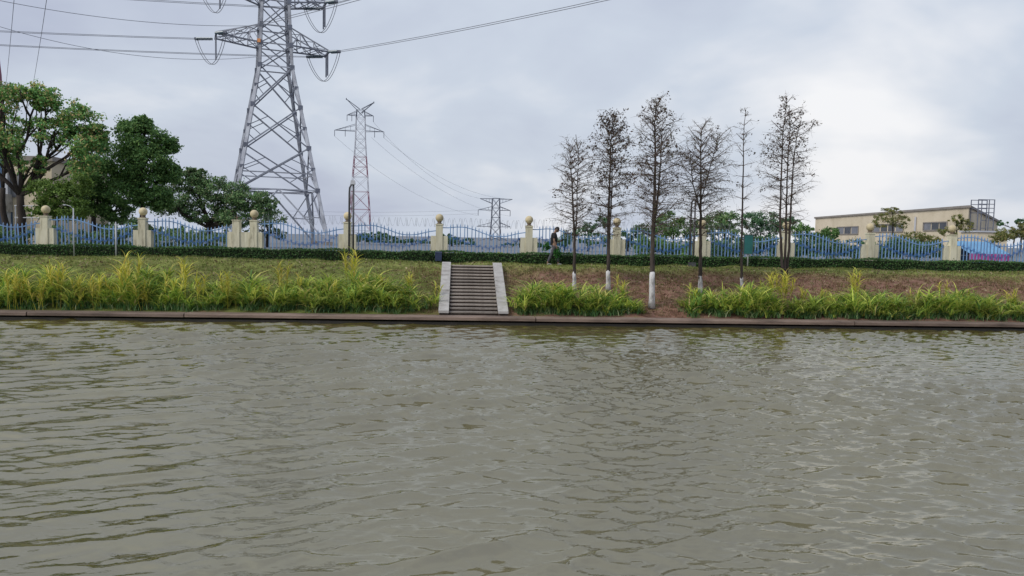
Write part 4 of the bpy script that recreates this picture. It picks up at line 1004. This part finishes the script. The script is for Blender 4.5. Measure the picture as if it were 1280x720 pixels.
def bed(name, label, x0, x1, ymin, ymax, k, seed, hs_=(.30, .72), dens=34, gap=None):
    rs = np.random.default_rng(seed); xs_ = rs.uniform(x0, x1, k); y_ = rs.uniform(ymin, ymax, k)
    keep = np.ones(k, bool) if gap is None else gap(xs_, y_)
    xs_, y_ = xs_[keep], y_[keep]
    base = np.stack([xs_, y_, gzv(y_)-.03], 1)
    Vl, Fl, off = [], [], 0
    cls = np.clip(np.round(2.4+1.5*np.sin(base[:, 0]*1.25+seed)*np.cos(base[:, 0]*.47+1)+rs.normal(0, 1.3, len(base))), 0, 5).astype(int)
    for c_ in range(6):                       # clumps of different height; leaves fan out from stalks and droop
        sel = cls == c_; f_ = (.45, .65, .85, 1.05, 1.3, 1.65)[c_]; bs = np.repeat(base[sel], 4, 0)
        bs = bs + np.stack([rs.normal(0, .10, len(bs)), rs.normal(0, .09, len(bs)), rs.uniform(.0, .62, len(bs))*hs_[0]*f_*1.1], 1)
        V, Fq = blades(bs, max(2, dens//4), hs_[0]*f_*.55, hs_[1]*f_*.62, .058, .03, rs, (.8, 2.3)); Vl.append(V); Fl.append(Fq+off); off += len(V)
    V, Fq = np.concatenate(Vl), np.concatenate(Fl)
    o = link(name, mesh_np(name, V, Fq, M['reed'])); tag(o, label, None, None, 'stuff')
    f = y_ < ymin+.55; V, Fq = blades(base[f]-[0, .05, 0], int(dens*.8), .22, .46, .032, .12, rs, (.6, 1.4))
    return o, tag(link('low_reeds', mesh_np('low_reeds', V, Fq, M['reedlow'])), label.replace('reed bed', 'low dark blades at the front of the reed bed'), None, None, 'stuff')
xsl = SX-SW/2-.5; xsr = SX+SW/2+.45
bed('reed_bed', 'dense yellow-green reed bed along the quay left of the steps', -19.5, xsl+.12, 25.85, 28.1, 620, 31, (.50, 1.12), 36,
    gap=lambda x, y: y < 27.45+.4*np.sin(x*1.1)+.3*np.sin(x*2.3+1) - .35*np.clip((x+3.2)/1.6, 0, 1))
m0, m1 = atx(650, 26.2), atx(803, 26.2); n0, n1 = atx(856, 26.2), atx(1300, 26.2)
bed('reed_bed', 'two green reed clumps between the steps and the third bare cypress, one reed bed', m0, m1, 25.9, 27.2, 150, 32, dens=30, gap=lambda x, y: (y < 26.95-.3*np.cos((x-m0)/(m1-m0)*4*PI)) & (abs(x-(m0+(m1-m0)*.46)) > .12), hs_=(.48, 1.02))
bed('reed_bed', 'yellow-green reed bed along the quay right of the third bare cypress', n0, n1, 25.9, 27.3, 470, 33, hs_=(.46, .98), dens=34,
    gap=lambda x, y: y < 26.85+.3*np.sin(x*1.4)+.2*np.sin(x*3.1))
# tall yellow canes that stand out of the beds
def cane_mesh(seed, h, nst):
    rs = np.random.default_rng(seed); Vs, Fs, off = [], [], 0
    for _ in range(nst):
        bx, by = rs.normal(0, .10, 2); hh = h*rs.uniform(.75, 1.1); lx_, ly_ = rs.normal(0, .20, 2)
        nn_ = 9; z = np.linspace(.45*hh, hh, nn_); base = np.stack([bx+lx_*z/hh, by+ly_*z/hh, z], 1)
        V, Fq = blades(base, 2, .26, .62, .045, .012, rs, (.9, 2.2)); Vs.append(V); Fs.append(Fq+off); off += len(V)
        # the stalk itself, as a slim blade pair
        for a_ in (0, 1.57):
            s = np.array([math.cos(a_), math.sin(a_), 0])*.012; p0 = np.array([bx, by, 0]); p1 = np.array([bx+lx_, by+ly_, hh])
            Vs.append(np.stack([p0-s, p0+s, p1+s*.4, p1-s*.4])); Fs.append(np.array([[0, 1, 2, 3]])+off); off += 4
    return mesh_np('tall_cane', np.concatenate(Vs), np.concatenate(Fs), M['cane'])
cm = [cane_mesh(200+i, h, k) for i, (h, k) in enumerate(((1.15, 3), (1.3, 4), (.95, 3), (1.2, 2), (1.05, 5)))]
ORD = 'nearest,second,third,fourth,fifth,sixth,seventh,eighth,ninth,tenth,eleventh,twelfth,thirteenth,fourteenth,fifteenth,sixteenth,seventeenth,eighteenth,nineteenth,twentieth,twenty-first,twenty-second,twenty-third,twenty-fourth,twenty-fifth,twenty-sixth'.split(',')
LC = '# tall yellow cane tuft left of the steps, counted leftward from them'; RCL = '# tall yellow cane tuft right of the third bare cypress, counted rightward'
spots = [(28, 386, 1.25, 0), (16, 388, 1.0, 1), (74, 384, 1.2, 1), (98, 386, 1.1, 0), (92, 388, .8, 2), (150, 384, 1.25, 4), (163, 384, 1.2, 1), (130, 386, 1.0, 2), (207, 385, 1.05, 3), (228, 383, 1.15, 1), (248, 384, 1.05, 0), (176, 388, .9, 4), (282, 384, 1.05, 4), (300, 386, .8, 2), (352, 377, .95, 1), (374, 375, .95, 3), (440, 366, 1.15, 1), (452, 372, .8, 0), (476, 376, .75, 4), (513, 376, .75, 1), (544, 378, .7, 3), (45, 388, .9, 4), (118, 388, .8, 1), (330, 384, .75, 0), (495, 380, .7, 2), (414, 380, .8, 4)]
spotsr = [(771, 380, .85, 3), (779, 384, .8, 4), (962, 382, 1.0, 4), (977, 383, 1.0, 1), (985, 381, .95, 4), (1070, 384, .95, 1), (1003, 384, .75, 0), (1030, 386, .7, 4), (1115, 388, .65, 0), (1145, 388, .7, 2), (1178, 387, .8, 1), (1210, 388, .75, 3), (1262, 389, .7, 4), (1240, 390, .6, 2), (862, 386, .7, 3), (940, 386, .6, 1)]
random.seed(4)
for grp, lab, sp_ in (('tall canes left of the steps', LC, spots), ('tall canes right of the third cypress', RCL, spotsr[2:14]+spotsr[15:])):
    for n_, (px, py, s, k) in enumerate(sorted(sp_, key=lambda q: -q[0] if 'left' in lab else q[0])):
        p = bank(px, py); o = link('tall_cane', cm[k], None, p-Vector((0, 0, .04))); s *= .9; o.scale = (s, s, s*random.uniform(.88, 1.08)); o.rotation_euler = (0, 0, random.uniform(0, 6.28)); tag(o, lab.replace('#', ORD[n_]), 'reeds', grp)
for px, py, s, k, lab in ((771, 380, .8, 3, 'slim yellow cane tuft between the second and third bare cypresses'), (862, 386, .7, 3, 'small yellow cane tuft at the foot of the fourth bare cypress'), (694, 384, .55, 1, 'small yellow cane tuft in the green clump nearest the steps on the right')):
    p = bank(px, py); o = link('tall_cane', cm[k], None, p-Vector((0, 0, .04))); o.scale = (s, s, s); tag(o, lab, 'reeds')
# short turf and dry tufts
def tufts(name, n, x0, x1, y0, y1, h, mat, seed, each=5, keep=None):
    rs = np.random.default_rng(seed); xs_ = rs.uniform(x0, x1, n); y_ = rs.uniform(y0, y1, n)
    k = (xs_ < SX-SW/2-.45) | (xs_ > SX+SW/2+.45) | (y_ > 30.7)
    if keep is not None: k &= keep(xs_, y_, rs)
    xs_, y_ = xs_[k], y_[k]; base = np.stack([xs_, y_, ground_z(xs_, y_)-.01], 1); n = len(base)*each
    B = np.repeat(base, each, 0)+np.stack([rs.normal(0, .05, n), rs.normal(0, .05, n), np.zeros(n)], 1); az = rs.uniform(0, 6.28, n); hh = rs.uniform(*h, n)
    d = np.stack([np.cos(az), np.sin(az), np.zeros(n)], 1); s = np.stack([-np.sin(az), np.cos(az), np.zeros(n)], 1)*.010; tip = B+d*(hh*.6)[:, None]; tip[:, 2] += hh
    V = np.stack([B-s, B+s, tip], 1).reshape(-1, 3)
    tag(link(name, mesh_np(name, V, np.arange(3*n).reshape(n, 3), mat)), None, None, None, 'stuff')
tufts('grass', 9000, -21, 1.2, 26.5, 32.9, (.04, .11), M['grass'], 51, 6, lambda x, y, r: r.random(len(x)) < np.clip((1.5-x)/3, .2, 1))
tufts('grass', 4200, 1, 27, 30.0, 32.9, (.04, .10), M['grass'], 52, 6)
tufts('dry_grass', 13000, -2, 27, 26.0, 30.4, (.03, .12), M['dry'], 53, 5)
tufts('grass', 2600, 1, 27, 26.6, 30.2, (.04, .13), M['grass'], 55, 6, lambda x, y, r: np.sin(x*.9)+np.sin(y*2.3+x*.4)+r.normal(0, .7, len(x)) > .8)
tufts('dry_grass', 1800, -21, -2, 27.0, 30.4, (.03, .09), M['dry'], 54, 5)

n = 7000; rl = np.random.default_rng(77); lx_, ly_ = rl.uniform(-20, 27, n), rl.uniform(26, 32.6, n); kp = (lx_ < SX-SW/2-.45) | (lx_ > SX+SW/2+.45) | (ly_ > 30.8)
lx_, ly_ = lx_[kp], ly_[kp]; Pl = np.stack([lx_, ly_, ground_z(lx_, ly_)+.025], 1)
M['litter'] = leafmat('fallen_leaves', [(.07, .045, .03), (.16, .10, .06), (.28, .20, .11), (.36, .30, .18), (.10, .07, .05)], trans=.1)
tag(link('fallen_leaves', leaf_mesh('fallen_leaves', quads_from(Pl, rl.uniform(.05, .13, len(Pl)), 1.6, .6, rl), M['litter'])), None, None, None, 'stuff')

# ------------------------------------------------------------------ the walking man
def skinned(name, joints, edges, mat, parent, root=0, sub=2):
    me = bpy.data.meshes.new(name); me.from_pydata([j[:3] for j in joints], edges, []); me.materials.append(mat)
    o = link(name, me, parent); md = o.modifiers.new('skin', 'SKIN'); md.use_smooth_shade = True
    sv_ = me.skin_vertices[0].data if me.skin_vertices else None
    for i_, j in enumerate(joints):
        r_ = j[3]; sv_[i_].radius = r_ if isinstance(r_, tuple) else (r_, r_)
    sv_[root].use_root = True
    ss = o.modifiers.new('smooth', 'SUBSURF'); ss.levels = sub; ss.render_levels = sub
    return o
po = at(692, 326.5, 32.5); po.z = ground_z(np.array([po.x]), np.array([32.5]))[0]
man = thing('person', 'person in black T-shirt and dark trousers walking along the hedge, head bent over a phone', 'person', po)
# body faces +x (to the right); near side is -y
J = [(0, 0, .88, (.11, .14)),           # 0 pelvis (root)
     (-.005, 0, 1.04, (.10, .135)), (-.01, 0, 1.22, (.105, .155)), (.0, 0, 1.34, (.07, .10)), (.035, 0, 1.41, .052), (.065, 0, 1.46, .055),  # spine, neck, skull base
     (.02, -.085, .84, .085), (-.10, -.09, .49, .058), (-.27, -.09, .13, .042), (-.25, -.09, .05, .035), (-.12, -.10, .025, .03),          # near leg, trailing
     (.02, .085, .84, .085), (.16, .09, .50, .058), (.20, .09, .11, .042), (.21, .09, .045, .036), (.35, .10, .03, .03),               # far leg, leading
     (-.01, -.19, 1.32, .058), (-.03, -.235, 1.05, .043), (.055, -.235, .84, .032), (.085, -.232, .775, .03),                          # near arm, hanging
     (-.01, .19, 1.32, .058), (.03, .225, 1.07, .043), (.22, .13, 1.02, .033), (.285, .10, 1.035, .028)]                                # far arm, holding the phone
E = [(0, 1), (1, 2), (2, 3), (3, 4), (4, 5), (0, 6), (6, 7), (7, 8), (8, 9), (9, 10), (0, 11), (11, 12), (12, 13), (13, 14), (14, 15), (2, 16), (16, 17), (17, 18), (18, 19), (2, 20), (20, 21), (21, 22), (22, 23)]
def finger(jl, el, root, d, perp, L_, r0):
    i0 = len(jl); b = Vector(jl[root][:3]); d = Vector(d).normalized(); prev = root
    for k in range(3):
        b = b+d*(L_*.4)+Vector(perp)*(.012*k*k); jl.append((b.x, b.y, b.z, r0*(1-.2*k))); el.append((prev, len(jl)-1)); prev = len(jl)-1
for k, oy in enumerate((-.027, -.009, .009, .027)):
    J.append((.092+oy*.9, -.232, .745, .011)); E.append((19, len(J)-1)); finger(J, E, len(J)-1, (.15+oy, .0, -1), (.15, .2, .1), .06-.006*abs(k-1.4), .0085)
    J.append((.305, .10+oy*.5, 1.03+oy*.6, .011)); E.append((23, len(J)-1)); finger(J, E, len(J)-1, (1, -.2, .1), (-.3, -.2, .4), .055, .0085)
J.append((.115, -.21, .775, .012)); E.append((19, len(J)-1)); finger(J, E, len(J)-1, (.6, .2, -.8), (0, 0, 0), .042, .009)
J.append((.30, .075, 1.05, .012)); E.append((23, len(J)-1)); finger(J, E, len(J)-1, (.8, -.3, .4), (0, 0, 0), .042, .009)
skinned('body', J, E, M['skin'], man)
hd = MB(); hc = Vector((.115, 0, 1.515)); rot = Matrix.Rotation(R(32), 3, 'Y')      # head bent forward
prof = []
nh, mh = 20, 16
for i_ in range(mh+1):
    th = PI*i_/mh
    for k in range(nh):
        a_ = 2*PI*k/nh; x = .098*math.sin(th)*math.cos(a_); y = .074*math.sin(th)*math.sin(a_); z = -.118*math.cos(th)
        if x > 0 and z < 0: x *= 1+.12*(-z/.118); y *= 1-.25*(-z/.118)
        fr_ = max(0, math.cos(a_))
        x += fr_**12*math.sin(th)*(.022*math.exp(-((z+.012)/.022)**2)+.006*math.exp(-((z+.062)/.012)**2)-.007*math.exp(-((z-.02)/.014)**2))
        v = rot@Vector((x, y, z)); hd.v.append(tuple(hc+v))
for i_ in range(mh):
    for k in range(nh): a = i_*nh+k; b2 = i_*nh+(k+1) % nh; hd.f.append((a, b2, b2+nh, a+nh))
head = hd.build('head', M['skin'], man, True)
for s in (-1, 1):
    MB().sphere(tuple(hc+rot@Vector((.083, s*.03, .012))), .011, 8, 6).build('eye', M['hair'], head, True)
    MB().sphere(tuple(hc+rot@Vector((-.008, s*.076, -.005))), .026, 8, 6, 1.3).build('ear', M['skin'], head, True)
MB().sphere(tuple(hc+rot@Vector((.094, 0, -.062))), .016, 8, 5, .35).build('mouth', M['neck'], head, True)
hr = MB()
for i_ in range(9):
    th = PI*.5*i_/8*1.18
    for k in range(24):
        a_ = 2*PI*k/24; fr_ = math.cos(a_); lim = min(th, PI*.5*(1.18 if fr_ < .2 else 1.18-.72*(fr_-.2)))
        j_ = 1+.03*math.sin(k*5.1+i_*2.3); v = rot@Vector((.108*math.sin(lim)*fr_*j_-.006, .086*math.sin(lim)*math.sin(a_)*j_, .130*math.cos(lim)*j_)); hr.v.append(tuple(hc+v))
for i_ in range(8):
    for k in range(24): a = i_*24+k; b2 = i_*24+(k+1) % 24; hr.f.append((a, a+24, b2+24, b2))
hr.build('hair', M['hair'], head, True)
S_ = [(0, 0, .80, (.135, .175)), (-.005, 0, 1.04, (.128, .165)), (-.01, 0, 1.22, (.13, .18)), (.0, 0, 1.345, (.085, .12)), (.01, 0, 1.375, .066),
      (-.01, -.195, 1.32, .078), (-.028, -.232, 1.12, .066), (-.01, .195, 1.32, .078), (.022, .225, 1.13, .066)]
skinned('t_shirt', S_, [(0, 1), (1, 2), (2, 3), (3, 4), (2, 5), (5, 6), (2, 7), (7, 8)], M['shirt'], man)
T_ = [(0, 0, .90, (.118, .152)), (.01, 0, .82, (.12, .15)), (.02, -.088, .76, .098), (-.10, -.09, .49, .074), (-.262, -.09, .12, .062),
      (.02, .088, .76, .098), (.16, .09, .50, .074), (.20, .09, .11, .062)]
skinned('trousers', T_, [(0, 1), (1, 2), (2, 3), (3, 4), (1, 5), (5, 6), (6, 7)], M['trouser'], man)
for nm, a_ in (('shoe', [(-.285, -.09, .055, .05), (-.20, -.095, .035, .048), (-.09, -.10, .03, .036)]), ('shoe', [(.165, .09, .045, .05), (.26, .095, .04, .048), (.375, .10, .03, .036)])):
    skinned(nm, a_, [(0, 1), (1, 2)], M['shoe'], man)
ph_ = tag(MB().box((0, 0, 0), (.15, .016, .075)).build('phone', M['phone'], None, loc=po+Vector((.36, .085, 1.075))), 'black phone held out in front of the walking man', 'phone'); ph_.rotation_euler = (R(20), R(-25), R(10))
def bunch(c_, rx, rz, n, label, seed):
    rs = np.random.default_rng(seed); q = rs.normal(size=(n, 3))*np.array([rx, .06, rz]); q[:, 2] -= .02
    t = thing('leafy_bunch', label, 'greens', po+Vector(c_)); tag(link('leaves', leaf_mesh('leaves', quads_from(q, rs.uniform(.05, .12, n), .2, .55, rs), M['bunch']), t), kind='stuff')
    st_ = MB()
    for k in range(5): st_.tube([(random.gauss(0, .01), 0, rz*1.9), (random.gauss(0, .02), random.gauss(0, .02), .6*rz), (random.gauss(0, rx*.6), 0, -rz*.6)], .006, 4)
    st_.build('stalks', M['bunch'], t)
bunch((.13, -.235, .55), .075, .115, 260, 'green leafy bunch hanging from the near hand of the walking man', 71)
bunch((-.30, .05, .80), .085, .085, 200, 'green leafy bunch showing behind the back of the walking man', 72)
